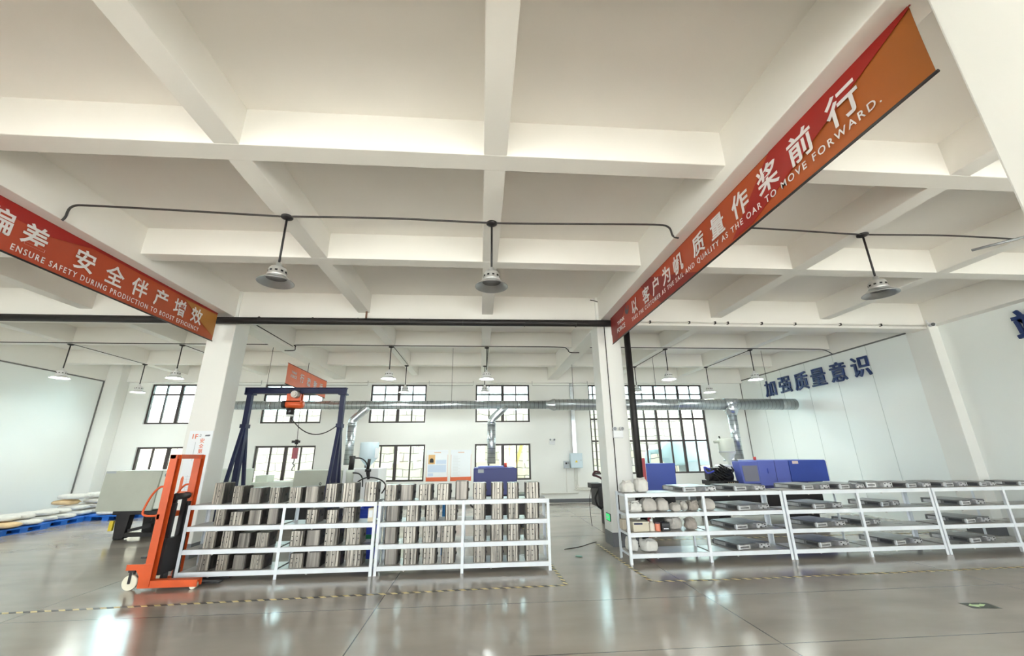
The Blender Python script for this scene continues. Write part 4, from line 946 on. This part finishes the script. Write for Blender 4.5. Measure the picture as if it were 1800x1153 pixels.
# hopper dryer standing on it
hp = thing('hopper_dryer', 'light grey hopper dryer above the black end of the blue machine', 'hopper', (6.42, 11.0, 1.45))
zz = 11.08
m = MB(); m.lathe([(0, 1.345), (.03, 1.345), (.04, 1.42), (.19, 1.62), (.2, 1.64), (.2, 2.0), (.19, 2.02), (0, 2.03)], (6.66, zz - .1, 0)); m.build('hopper_drum', CREAML, hp)
m = MB(); m.lathe([(.198, 1.66), (.208, 1.66), (.208, 1.69), (.198, 1.69)], (6.66, zz - .1, 0)); m.build('clamp_ring', PRINTG, hp)
m = MB(); m.tube([(6.49, zz - .1, 1.94), (6.33, zz - .1, 1.93)], .035, 10); m.build('air_inlet', CREAM, hp)
m = MB(); m.cyl((6.51, zz - .1, 2.02), (6.49, zz - .1, 2.09), .02, 8); m.build('lid_knob', BLACK, hp)
# blue cabinet machine and red cabinet by the right column
r = thing('machine_cabinet', 'flat bright blue machine cover standing right of the red cabinet', 'machine', (4.4, 10.6, 0))
m = MB(); m.prism([(4.03, .72), (4.76, .72), (4.79, 1.42), (4.03, 1.42)], 0, .3, frame_M((0, 10.5, 0), (1, 0, 0), (0, 0, 1))); m.build('blue_cover', BLUEM, r, bevel=.012)
m = MB(); m.box(3.4, 10.25, .3, 4.72, 11.05, .72); m.build('machine_bed', BLACKM, r)
for x in (3.5, 4.4): m = MB(); m.box(x, 10.3, 0, x + .2, 11.0, .3); m.build('foot', BLACKM, r)
r = thing('red_cabinet', 'tall red cabinet beside the black downpipe', 'cabinet', (3.9, 10.0, 0))
m = MB(); m.box(3.80, 9.95, 0, 3.94, 10.19, 1.55); m.build('cabinet_body', REDM, r, bevel=.006)
m = MB(); m.box(3.94, 9.955, .02, 3.947, 10.185, 1.55); m.build('cabinet_edge', PLAST, r)
m = MB(); m.box(3.87, 9.944, .7, 3.885, 9.949, .82); m.build('cabinet_handle', BLACK, r)
# dark machine end seen left of the right column
r = thing('moulding_machine', 'black machine end with hoses just left of the right column', 'machine', (2.95, 10.8, 0))
m = MB(); m.box(2.87, 10.4, .42, 3.3, 11.1, .92); m.build('machine_bed', BLACKM, r, bevel=.02)
m = MB(); m.box(2.72, 10.42, .86, 2.98, 10.8, .97); m.build('feed_arm', BLACKM, r)
m = MB(); m.tube(smooth_path([(2.98, 10.5, 1.22), (2.86, 10.5, 1.24), (2.80, 10.5, 1.16), (2.90, 10.5, 1.13), (3.02, 10.5, 1.05), (3.0, 10.5, .9)]), .025, 8); m.build('hose', mat('maroon_hose', (72, 34, 40), .5), r)
m = MB(); m.tube(smooth_path([(2.72, 10.45, .88), (2.66, 10.45, .6), (2.66, 10.45, .3), (2.68, 10.45, .02)]), .008, 6); m.build('cord', CABLE, r)
for x in (3.08,): m = MB(); m.box(x, 10.5, 0, x + .2, 11.0, .42); m.build('foot', BLACKM, r)
m = MB(); m.tube(smooth_path([(2.86, 10.4, .8), (2.78, 10.36, .65), (2.82, 10.36, .48), (2.92, 10.38, .4)]), .025, 8); m.build('hose', BLACK, r)
# ------------------------------------------------------------------ ventilation duct
r = thing('ventilation_duct', 'long silver spiral duct running along the back windows', 'duct', (1.5, 12.6, 3.14))
DY, DZ = 12.6, 3.135
m = MB(); m.tube([(-7.6, DY, DZ), (2.02, DY, DZ)], .125, 28); m.build('trunk', DUCTX, r)
m = MB(); m.tube([(2.0, DY, DZ), (2.1, DY, DZ), (2.24, DY, DZ), (2.3, DY, DZ)], [.13, .13, .178, .178], 28); m.build('reducer', ALUB, r)
m = MB(); m.tube([(2.28, DY, DZ), (9.7, DY, DZ)], .174, 28); m.build('wide_trunk', DUCTX, r)
m = MB(); m.tube([(9.7, DY, DZ), (9.71, DY, DZ), (9.75, DY, DZ), (9.76, DY, DZ), (10.2, DY, DZ)], [.176, .182, .182, .176, .174], 28); m.build('end_section', DUCTX, r)
for x in (-6.2, -4.5, -.9, 1.15, 4.1, 6.2):
    m = MB(); rr = .128 if x < 2 else .177; m.tube([(x, DY, DZ), (x + .03, DY, DZ)], rr, 28); m.build('joint_collar', ALUB, r)
for x, zb in ((-3.79, 1.44), (.33, 1.42)):
    m = MB(); m.tube([(x + .47, DY, DZ), (x + .3, DY - .02, DZ - .17), (x + .02, DY - .02, DZ - .43), (x, DY - .02, DZ - .5), (x, DY - .02, DZ - .58)], .117, 22); b = m.build('branch_elbow', ALUB, r)
    m = MB(); m.tube([(x, DY - .02, DZ - .57), (x, DY - .02, zb)], .122, 24); m.build('branch_drop', DUCTZ, b)
    m = MB(); m.tube([(x, DY - .02, DZ - .59), (x, DY - .02, DZ - .56)], .129, 24); m.build('branch_collar', ALUB, b)
m = MB(); m.tube([(8.0, DY, DZ), (8.0, DY, DZ - .22), (8.0, DY, DZ - .34)], [.24, .2, .135], 24); m.tube([(7.78, DY, DZ), (8.22, DY, DZ)], .186, 28); b = m.build('tee_branch', ALUB, r)
m = MB(); m.tube([(8.0, DY, DZ - .33), (8.0, DY, 1.46)], .13, 24); m.build('branch_drop', DUCTZ, b)
for x in (-6.4, -.9, 2.9, 5.6, 9.4):
    m = MB(); m.tube([(x, DY, DZ + .1), (x, DY, 4.985)], .006, 6); m.build('hanger_rod', CABLE, r)

# ------------------------------------------------------------------ pallets and sacks by the left wall
def pallet(x0, y0, x1, y1, label):
    r = thing('plastic_pallet', label, 'pallet', ((x0 + x1) / 2, (y0 + y1) / 2, 0), 'blue pallets by the left wall')
    m = MB(); m.box(x0, y0, .10, x1, y1, .135); m.build('deck', PALLET, r, bevel=.006)
    for i in range(3):
        for j in range(3):
            cx = x0 + .1 + (x1 - x0 - .2) * i / 2; cy = y0 + .1 + (y1 - y0 - .2) * j / 2
            m = MB(); m.box(cx - .09, cy - .09, .02, cx + .09, cy + .09, .10); m.build('block', PALLET, r)
    for i in range(3):
        cx = x0 + .1 + (x1 - x0 - .2) * i / 2
        m = MB(); m.box(cx - .09, y0, 0, cx + .09, y1, .02); m.build('runner', PALLET, r)
    return r
pallet(-12.05, 9.85, -10.80, 11.00, 'blue pallet under kraft sacks at the left picture edge')
pallet(-12.20, 11.06, -10.95, 12.20, 'blue pallet under mixed kraft and white sacks')
pallet(-12.35, 12.26, -11.12, 13.36, 'blue pallet under flat white sacks')
pallet(-12.45, 13.44, -11.30, 14.55, 'blue pallet under the tall white sack stack in the corner')
pallet(-11.24, 13.50, -10.10, 14.60, 'blue pallet under few sacks behind the pale machine')
def flat_sack(x, y, z, sx, sy, sz, rot, seed, mt, label):
    r = thing('material_sack', label, 'sack', (x, y, z), 'material sacks by the left wall')
    m = MB(); m.blob((x, y, z), (sx, sy, sz), seed, 12, .10, .62, rot=rot, freq=1.6); m.build('sack_body', mt, r)
    m = MB(); c, s_ = math.cos(rot), math.sin(rot)
    hx = sx * .46
    m.box(-.012, -sy * .42, sz * .42, .012, sy * .42, sz * .50)
    m.v = [(x + (v[0] + hx) * c - v[1] * s_, y + (v[0] + hx) * s_ + v[1] * c, z + v[2]) for v in m.v]; m.build('stitched_end', mt, r)
    return r
P = .137
FS = [(-11.10, 10.12, P, .70, .44, .13, .05, SACKT, 'kraft sack, lowest at the left picture edge'), (-11.12, 10.68, P, .72, .46, .13, -.04, SACKT, 'kraft sack on the first pallet, lower layer, farther back'),
      (-11.72, 10.4, P, .44, .72, .13, .0, SACKT, 'kraft sack on the first pallet beside the wall'), (-11.22, 10.22, P + .134, .6, .42, .14, .2, SACKT, 'rolled kraft sack on top at the left picture edge'), (-11.35, 10.72, P + .134, .62, .44, .14, -.1, SACKT, 'kraft sack on top of the first pallet, right one'),
      (-11.28, 11.34, P, .74, .46, .14, .08, SACKT, 'long kraft sack lying before the white sacks'), (-11.32, 11.90, P, .74, .46, .13, -.05, SACKW, 'white sack on the second pallet, lower layer'), (-11.9, 11.6, P, .42, .74, .13, 0, SACKW, 'white sack on the second pallet beside the wall'),
      (-11.45, 11.40, P + .144, .76, .46, .12, .1, SACKW, 'white sack lying on the long kraft sack'), (-11.5, 11.90, P + .134, .74, .42, .13, .02, SACKW, 'white sack on the second pallet, upper layer'),
      (-11.52, 12.52, P, .74, .42, .13, .04, SACKW, 'white sack on the third pallet, lower layer, near'), (-11.52, 13.02, P, .76, .44, .13, -.04, SACKW, 'white sack on the third pallet, lower layer, far'), (-11.62, 12.56, P + .134, .76, .44, .12, .06, SACKW, 'white sack on the third pallet, upper layer, near'), (-11.68, 13.04, P + .134, .74, .4, .12, 0, SACKW, 'white sack on the third pallet, upper layer, far'),
      (-11.72, 13.72, P, .76, .48, .14, .0, SACKW, 'white sack at the foot of the corner stack, near'), (-11.74, 14.26, P, .76, .48, .14, .03, SACKW, 'white sack at the foot of the corner stack, far'), (-11.78, 13.72, P + .142, .72, .44, .136, .0, SACKW, 'white sack in the second layer of the corner stack'), (-11.80, 14.24, P + .142, .72, .46, .136, .0, SACKW, 'white sack in the second layer of the corner stack, far'),
      (-12.04, 13.73, P + .28, .56, .44, .145, .0, SACKT, 'kraft sack in the middle of the corner stack'), (-11.60, 14.25, P + .28, .70, .46, .145, .0, SACKW, 'white sack level with the kraft one in the corner stack'), (-11.86, 13.72, P + .43, .72, .44, .15, .0, SACKW, 'white sack on top of the corner stack, near'), (-11.58, 14.24, P + .43, .72, .46, .16, .0, SACKW, 'white sack on top of the corner stack, far'),
      (-10.70, 13.78, P, .74, .42, .11, .1, SACKW, 'flat empty looking sack behind the pale machine, near'), (-10.66, 14.25, P, .72, .42, .10, 0, SACKW, 'flat white sack behind the pale machine, far')]
for i, (x, y, z, a, b, c, ro, mt, lb) in enumerate(FS): flat_sack(x, y, z, a, b, c, ro, 20 + i, mt, lb)

# ------------------------------------------------------------------ things on the walls and columns
for i, (ch, y, z, s) in enumerate(zip('加强质量意识', (13.80, 13.06, 12.33, 11.63, 10.90, 10.16), (3.84, 3.85, 3.85, 3.85, 3.866, 3.867), (.60,) * 6)):
    r = thing('wall_letter', 'raised dark blue character on the right wall, %s of six from the back' % ORD[i], 'letter', (XR - .02, y, z), 'blue characters on the right wall')
    m = MB(); m.text(ch, s, frame_M((XR - .03, y, z), (0, -1, 0), (0, 0, 1)), bold=.008, ext=.022, center=True); m.build('letter_face', LETTER, r)
r = thing('wall_letter', 'raised dark blue character cut by the right picture edge', 'letter', (10.6, 6.62, 3.98), 'blue characters on the right wall')
m = MB(); m.text('端', .66, frame_M((10.605, 6.62, 3.98), (0, -1, 0), (0, 0, 1)), bold=.012, ext=.022, center=True); m.build('letter_face', LETTER, r)

def emergency_light(x, y, z, label):
    r = thing('emergency_light', label, 'light', (x, y, z))
    m = MB(); m.box(x - .10, y - .06, z - .07, x + .10, y - .001, z + .07); b = m.build('battery_box', PLAST, r, bevel=.006)
    for s in (-1, 1):
        m = MB(); m.cyl((x + s * .062, y - .03, z + .115), (x + s * .075, y - .10, z + .105), .036, 16, .042); h = m.build('lamp_head', PLAST, r)
        m = MB(); m.cyl((x + s * .0752, y - .1, z + .105), (x + s * .0757, y - .103, z + .1045), .034, 16); m.build('lens', LENS, h)
        m = MB(); m.cyl((x + s * .055, y - .03, z + .068), (x + s * .06, y - .03, z + .1), .012, 8); m.build('swivel', PRINTG, r)
emergency_light(2.757, 8.25, 2.03, 'twin head emergency light on the front of the right column')
emergency_light(2.66, 15.5, 2.08, 'twin head emergency light on the back wall beside the electric cabinet')
m = MB(); m.tube([(2.66, 8.24, 4.4), (2.665, 8.24, 2.2), (2.66, 8.24, .1)], .009, 6); tag(m.build('column_conduit', CABLE), 'thin dark conduit down the front of the right column', 'conduit')
m = MB(); m.tube(smooth_path([(2.40, 8.26, 4.93), (2.5, 8.24, 4.90), (2.6, 8.24, 4.86), (2.645, 8.24, 4.80), (2.65, 8.24, 4.42)], 4), .009, 6)
tag(m.build('beam_conduit', CABLE), 'bent dark conduit at the head of the right column', 'conduit')
r = thing('exit_sign', 'small lit green exit sign low on the right column', 'sign', (2.5, 8.4, .48))
m = MB(); m.box(2.485, 8.29, .42, 2.499, 8.55, .56); m.build('sign_case', BLACKM, r, bevel=.004)
m = MB(); m.box(2.4825, 8.305, .433, 2.4845, 8.535, .547); m.build('green_face', GREENX, r)
m = MB(); m.prism([(-.06, .0), (-.02, .04), (-.02, .015), (.06, .015), (.06, -.015), (-.02, -.015), (-.02, -.04)], 0, .001, frame_M((2.4820, 8.42, .49), (0, -1, 0), (0, 0, 1))); m.build('arrow', PRINTW, r)
# sign board on the left column
r = thing('sign_board', 'white safety sign board on the left column behind the stacker mast', 'sign', (-5.21, 8.24, 1.5))
m = MB(); m.box(-5.42, 8.236, .95, -5.005, 8.2475, 2.15); m.build('board', PAPER, r)
FX = lambda x, z: frame_M((x, 8.2345, z), (1, 0, 0), (0, 0, 1))
for ch, z in zip('安全第一预防为主', (1.975, 1.878, 1.785, 1.695, 1.60, 1.51, 1.425, 1.34)):
    m = MB(); m.text(ch, .085, FX(-5.17, z), bold=.001, ext=.001, center=True); m.build('board_character', PRINTO, r)
m = MB(); m.text('1F', .12, FX(-5.355, 2.01), bold=.002, ext=.001); m.build('floor_number', PRINTO, r)
m = MB(); m.text('-2', .07, FX(-5.255, 2.045), ext=.001); m.build('zone_number', mat('dark_grey_print', (110, 114, 120), .5), r)
m = MB(); m.prism([(-.05, -.012), (.03, -.012), (.05, .012), (.03, .018), (-.04, .012)], 0, .001, FX(-5.09, 2.065)); m.build('board_emblem', MATS['dark_grey_print'], r)
m = MB(); m.box(-5.285, 8.2335, 1.62, -5.278, 8.2355, 1.95); m.build('small_print_column', PRINTG, r)
m = MB(); m.prism([(-5.40, 1.06), (-5.15, 1.06), (-5.15, 1.10), (-5.35, 1.10), (-5.35, 1.32), (-5.37, 1.36), (-5.40, 1.32)], 0, .001, frame_M((0, 8.2345, 0), (1, 0, 0), (0, 0, 1))); m.build('orange_corner', PRINTO, r)
for k in range(6): m = MB(); z = 1.12 + .045 * k; m.box(-5.34, 8.2340, z, -5.13, 8.2355, z + .003); m.build('table_line', PRINTG, r)
for k in range(3): m = MB(); x = -5.30 + .07 * k; m.box(x, 8.2340, 1.11, x + .003, 8.2355, 1.37); m.build('table_line', PRINTG, r)
# posters
def poster(x0, x1, label, portrait):
    r = thing('wall_poster', label, 'poster', ((x0 + x1) / 2, 15.5, 1.3)); z0, z1 = .80, 1.86; y = 15.488
    m = MB(); m.box(x0, y, z0, x1, 15.498, z1); m.build('poster_sheet', PAPER, r, bevel=.004)
    m = MB(); m.prism([(x0, z0), (x1, z0), (x1, z0 + .16), (x1 - .02, z0 + .14), (x0 + .03, z0 + .13), (x0, z0 + .16)], 0, .002, frame_M((0, y - .0005, 0), (1, 0, 0), (0, 0, 1))); m.build('orange_footer', PRINTO, r)
    for xx in (x0 + .004, x1 - .016): m = MB(); m.box(xx, y - .002, z0 + .15, xx + .012, y, z1 - .16); m.build('orange_edge', mat('pale_orange_edge', (226, 178, 150), .5), r)
    m = MB(); m.box(x0 + .26, y - .002, z1 - .10, x1 - .26, y, z1 - .075); m.build('title_bar', mat('pale_orange_print', (226, 190, 168), .5), r)
    if portrait:
        m = MB(); m.box(x0 + .06, y - .002, 1.38, x0 + .30, y, 1.70); p = m.build('photo', mat('portrait_ochre', (222, 180, 122), .5), r)
        m = MB(); m.prism([(-.07, 0), (.07, 0), (.07, .08), (.05, .13), (0, .15), (-.05, .13), (-.07, .08)], 0, .001, frame_M((x0 + .18, y - .0025, 1.43), (1, 0, 0), (0, 0, 1))); m.build('silhouette', BLACK, p)
        for (a, b, c, d) in ((.34, 1.38, .70, 1.52), (.06, 1.10, .70, 1.35), (.06, .97, .25, 1.07)): m = MB(); m.box(x0 + a, y - .002, b, x0 + c, y, d); m.build('text_block', PRINTB, r)
    else:
        for k in range(18): m = MB(); z = .99 + .038 * k; m.box(x0 + .08, y - .002, z, x0 + (.27 if k % 3 else .34), y, z + .006); m.build('print_line', mat('faint_print_line', (206, 204, 202), .6), r)
poster(-1.92, -1.16, 'white wall poster with a small portrait photo and orange foot', True)
poster(-1.06, -.32, 'white wall poster with rows of print and orange foot', False)
# electric cabinet, its tray and pipes
r = thing('electric_cabinet', 'pale blue electric cabinet with a yellow warning triangle on the back wall', 'cabinet', (3.5, 15.5, 1.19))
m = MB(); m.box(3.29, 15.28, 1.19, 3.72, 15.498, 1.70); m.build('cabinet_body', CABG, r, bevel=.006)
m = MB(); m.box(3.305, 15.272, 1.205, 3.705, 15.281, 1.685); d = m.build('cabinet_door', CABG, r, bevel=.004)
m = MB(); m.prism([(-.05, 0), (.05, 0), (0, .085)], 0, .001, frame_M((3.49, 15.2715, 1.38), (1, 0, 0), (0, 0, 1))); m.build('warning_triangle', YEL, d)
m = MB(); m.cyl((3.66, 15.262, 1.45), (3.66, 15.273, 1.45), .02, 12); m.build('lock', PRINTG, d)
r = thing('isolator_box', 'small grey isolator box left of the pale blue cabinet', 'box', (3.14, 15.5, 1.3))
m = MB(); m.box(3.05, 15.36, 1.18, 3.24, 15.498, 1.43); m.build('box_body', PRINTG, r, bevel=.006); m = MB(); m.box(3.10, 15.352, 1.32, 3.16, 15.361, 1.38); m.build('dark_window', BLACK, r); m = MB(); m.cyl((3.2, 15.34, 1.36), (3.2, 15.362, 1.36), .018, 12); m.build('rotary_switch', BLACK, r)
m = MB(); m.box(3.42, 15.42, 1.71, 3.56, 15.498, 4.28); tag(m.build('cable_tray', ALUB), 'shiny vertical cable tray above the pale blue cabinet', 'tray')
for i, (x, zl) in enumerate(((3.44, .44), (3.50, .475), (3.55, .51))):
    m = MB(); m.tube(smooth_path([(x, 15.47, 1.185), (x, 15.47, .7), (x + .01, 15.47, zl + .06), (x + .07, 15.47, zl), (4.6, 15.47, zl - .01)], 5), .014, 8); tag(m.build('wall_conduit', PVC), ['lowest', 'middle', 'highest'][i] + ' of three white conduits bending right below the electric cabinet', 'conduit')
m = MB(); m.tube([(2.2, 15.47, .33), (3.55, 15.47, .33)], .016, 8); tag(m.build('wall_conduit', PVC), 'white conduit along the back wall above the grey skirting', 'conduit')
m = MB(); m.tube([(3.14, 15.48, 1.175), (3.13, 15.48, .36)], .008, 6); tag(m.build('wall_conduit', PVC), 'thin white conduit below the isolator box', 'conduit')
# thin conduit over the back windows with its drops
for i, (a, b, lb) in enumerate(((-9.6, -8.0, 'beside the leftmost windows'), (-5.7, -4.2, 'above the gantry end'), (-1.95, -.3, 'between the two middle windows'), (1.95, 4.1, 'left of the largest window'))):
    m = MB(); m.tube([(a, 15.34, 4.36), (a, 15.34, 4.19), (b, 15.34, 4.19), (b, 15.34, 4.36)], .011, 6); tag(m.build('wall_conduit', mat('grey_conduit', (150, 152, 150), .5)), 'thin grey conduit high on the back wall ' + lb, 'conduit')
# camera on the right wall column
r = thing('security_camera', 'small white security camera on the right wall column', 'camera', (10.3, 8.15, 4.4))
m = MB(); m.tube([(10.38, 8.23, 4.50), (10.3, 8.15, 4.45)], .02, 8); m.box(10.36, 8.22, 4.43, 10.42, 8.249, 4.57); m.build('bracket', PLAST, r)
m = MB(); m.cyl((10.40, 8.20, 4.43), (10.24, 8.02, 4.385), .045, 16); m.build('camera_body', PLAST, r)
m = MB(); m.cyl((10.243, 8.024, 4.386), (10.238, 8.017, 4.384), .04, 16); m.build('camera_lens', BLACK, r)
# small fittings on the beams
m = MB(); m.cyl((7.72, 4.5, 4.535), (7.3, 4.9, 4.50), .018, 10); tag(m.build('tube_light', LENS), 'small slim tube fitting at the cable end, upper right', 'lamp')

# ------------------------------------------------------------------ on the floor
def tape(pts, w, label, mt=TAPE):
    m = MB()
    for (a, b) in zip(pts, pts[1:]):
        m.bar((a[0], a[1], .0012), (b[0], b[1], .0012), w, .002)
    return tag(m.build('floor_tape', mt), label, 'tape')
tape([(-6.2, 5.74), (-4.0, 5.85), (.06, 6.04), (1.14, 6.07)], .05, 'black and yellow tape line before the left racks')
tape([(1.16, 6.10), (1.115, 7.5)], .05, 'short black and yellow tape at the aisle end of the left racks')
tape([(2.37, 6.09), (3.6, 6.06), (8.0, 6.15), (9.8, 6.2)], .05, 'black and yellow tape line before the right racks')
tape([(2.335, 6.10), (2.30, 6.9), (2.27, 8.6)], .05, 'black and yellow tape beside the aisle end of the right racks')
tape([(3.2, 8.77), (10.2, 8.72)], .05, 'black and yellow tape line behind the right racks')
m = MB(); m.bar((1.2, 9.6, .001), (.3, 14.8, .001), .05, .002); tag(m.build('floor_tape', mat('worn_yellow_tape', (226, 214, 150), .5)), 'faint yellow line along the aisle toward the back wall', 'tape')
r = thing('floor_sticker', 'dark floor sticker with a pale green arrow at the lower right', 'sticker', (5.55, 4.81, 0))
M = frame_M((5.55, 4.81, .0012), (1, -.12, 0), (.12, 1, 0))
m = MB(); m.prism([(-.15, -.085), (.15, -.085), (.15, .085), (-.15, .085)], 0, .0008, M); m.build('sticker_base', mat('dark_green_sticker', (60, 70, 60), .4), r)
m = MB(); m.prism([(-.12, 0), (-.05, .06), (-.05, .03), (.02, .03), (.06, .06), (.09, .03), (.02, -.02), (-.05, -.03), (-.05, -.06)], .0009, .0014, M); m.build('arrow', mat('pale_green_arrow', (214, 240, 190), .4), r)
m = MB(); m.blob((1.68, 7.58, 0), (.11, .05, .02), 77, 8, .2, .8, rot=-.6); tag(m.build('wrapper', mat('green_wrapper', (110, 150, 136), .4)), 'small green wrapper lying on the aisle floor', 'litter')
m = MB(); m.tube(smooth_path([(1.55, 8.15, .006), (1.9, 8.35, .006), (2.15, 8.6, .006), (2.3, 8.72, .006)]), .006, 6); tag(m.build('extension_lead', CABLE), 'thin dark lead on the aisle floor beside the right column', 'cable')
# crates behind the left racks
def crate(x, y, z, mt, label):
    r = thing('plastic_crate', label, 'crate', (x, y, z), 'crates behind the left racks')
    w, d, h, t = .34, .46, .2, .012
    m = MB(); m.box(x - w / 2, y - d / 2, z + .001, x + w / 2, y + d / 2, z + .014)
    m.box(x - w / 2, y - d / 2, z + .014, x + w / 2, y - d / 2 + t, z + h); m.box(x - w / 2, y + d / 2 - t, z + .014, x + w / 2, y + d / 2, z + h)
    m.box(x - w / 2, y - d / 2 + t, z + .014, x - w / 2 + t, y + d / 2 - t, z + h); m.box(x + w / 2 - t, y - d / 2 + t, z + .014, x + w / 2, y + d / 2 - t, z + h); m.build('crate_body', mt, r)
    m = MB(); m.box(x - w / 2 - .012, y - d / 2 - .012, z + h - .03, x + w / 2 + .012, y - d / 2, z + h); m.build('rim', mt, r)
    for k in range(3): m = MB(); zz_ = z + .05 + .045 * k; m.box(x - w / 2 + .02, y - d / 2 - .006, zz_, x + w / 2 - .02, y - d / 2, zz_ + .014); m.build('rib', mt, r)
BLC = mat('blue_crate', (46, 78, 206), .4); GRC = mat('green_crate', (30, 140, 100), .4)
crate(-1.93, 7.95, 0, BLC, 'lowest blue crate behind the left racks'); crate(-1.93, 7.95, .201, GRC, 'green crate second from the floor behind the left racks'); crate(-1.93, 7.95, .402, BLC, 'blue crate above the green one'); crate(-1.93, 7.95, .603, BLC, 'topmost blue crate behind the left racks')
r = thing('blue_stool', 'light blue stool like stand behind the third rack bay', 'stool', (-.78, 8.1, 0)); LB = mat('light_blue_plastic', (40, 140, 214), .4)
m = MB(); m.box(-1.02, 7.95, .84, -.62, 8.3, .89); m.build('seat', LB, r, bevel=.01)
for x in (-.98, -.67):
    for y in (8.0, 8.24): m = MB(); m.box(x, y, .0, x + .03, y + .03, .84); m.build('leg', LB if x > -.8 else BLACKM, r)
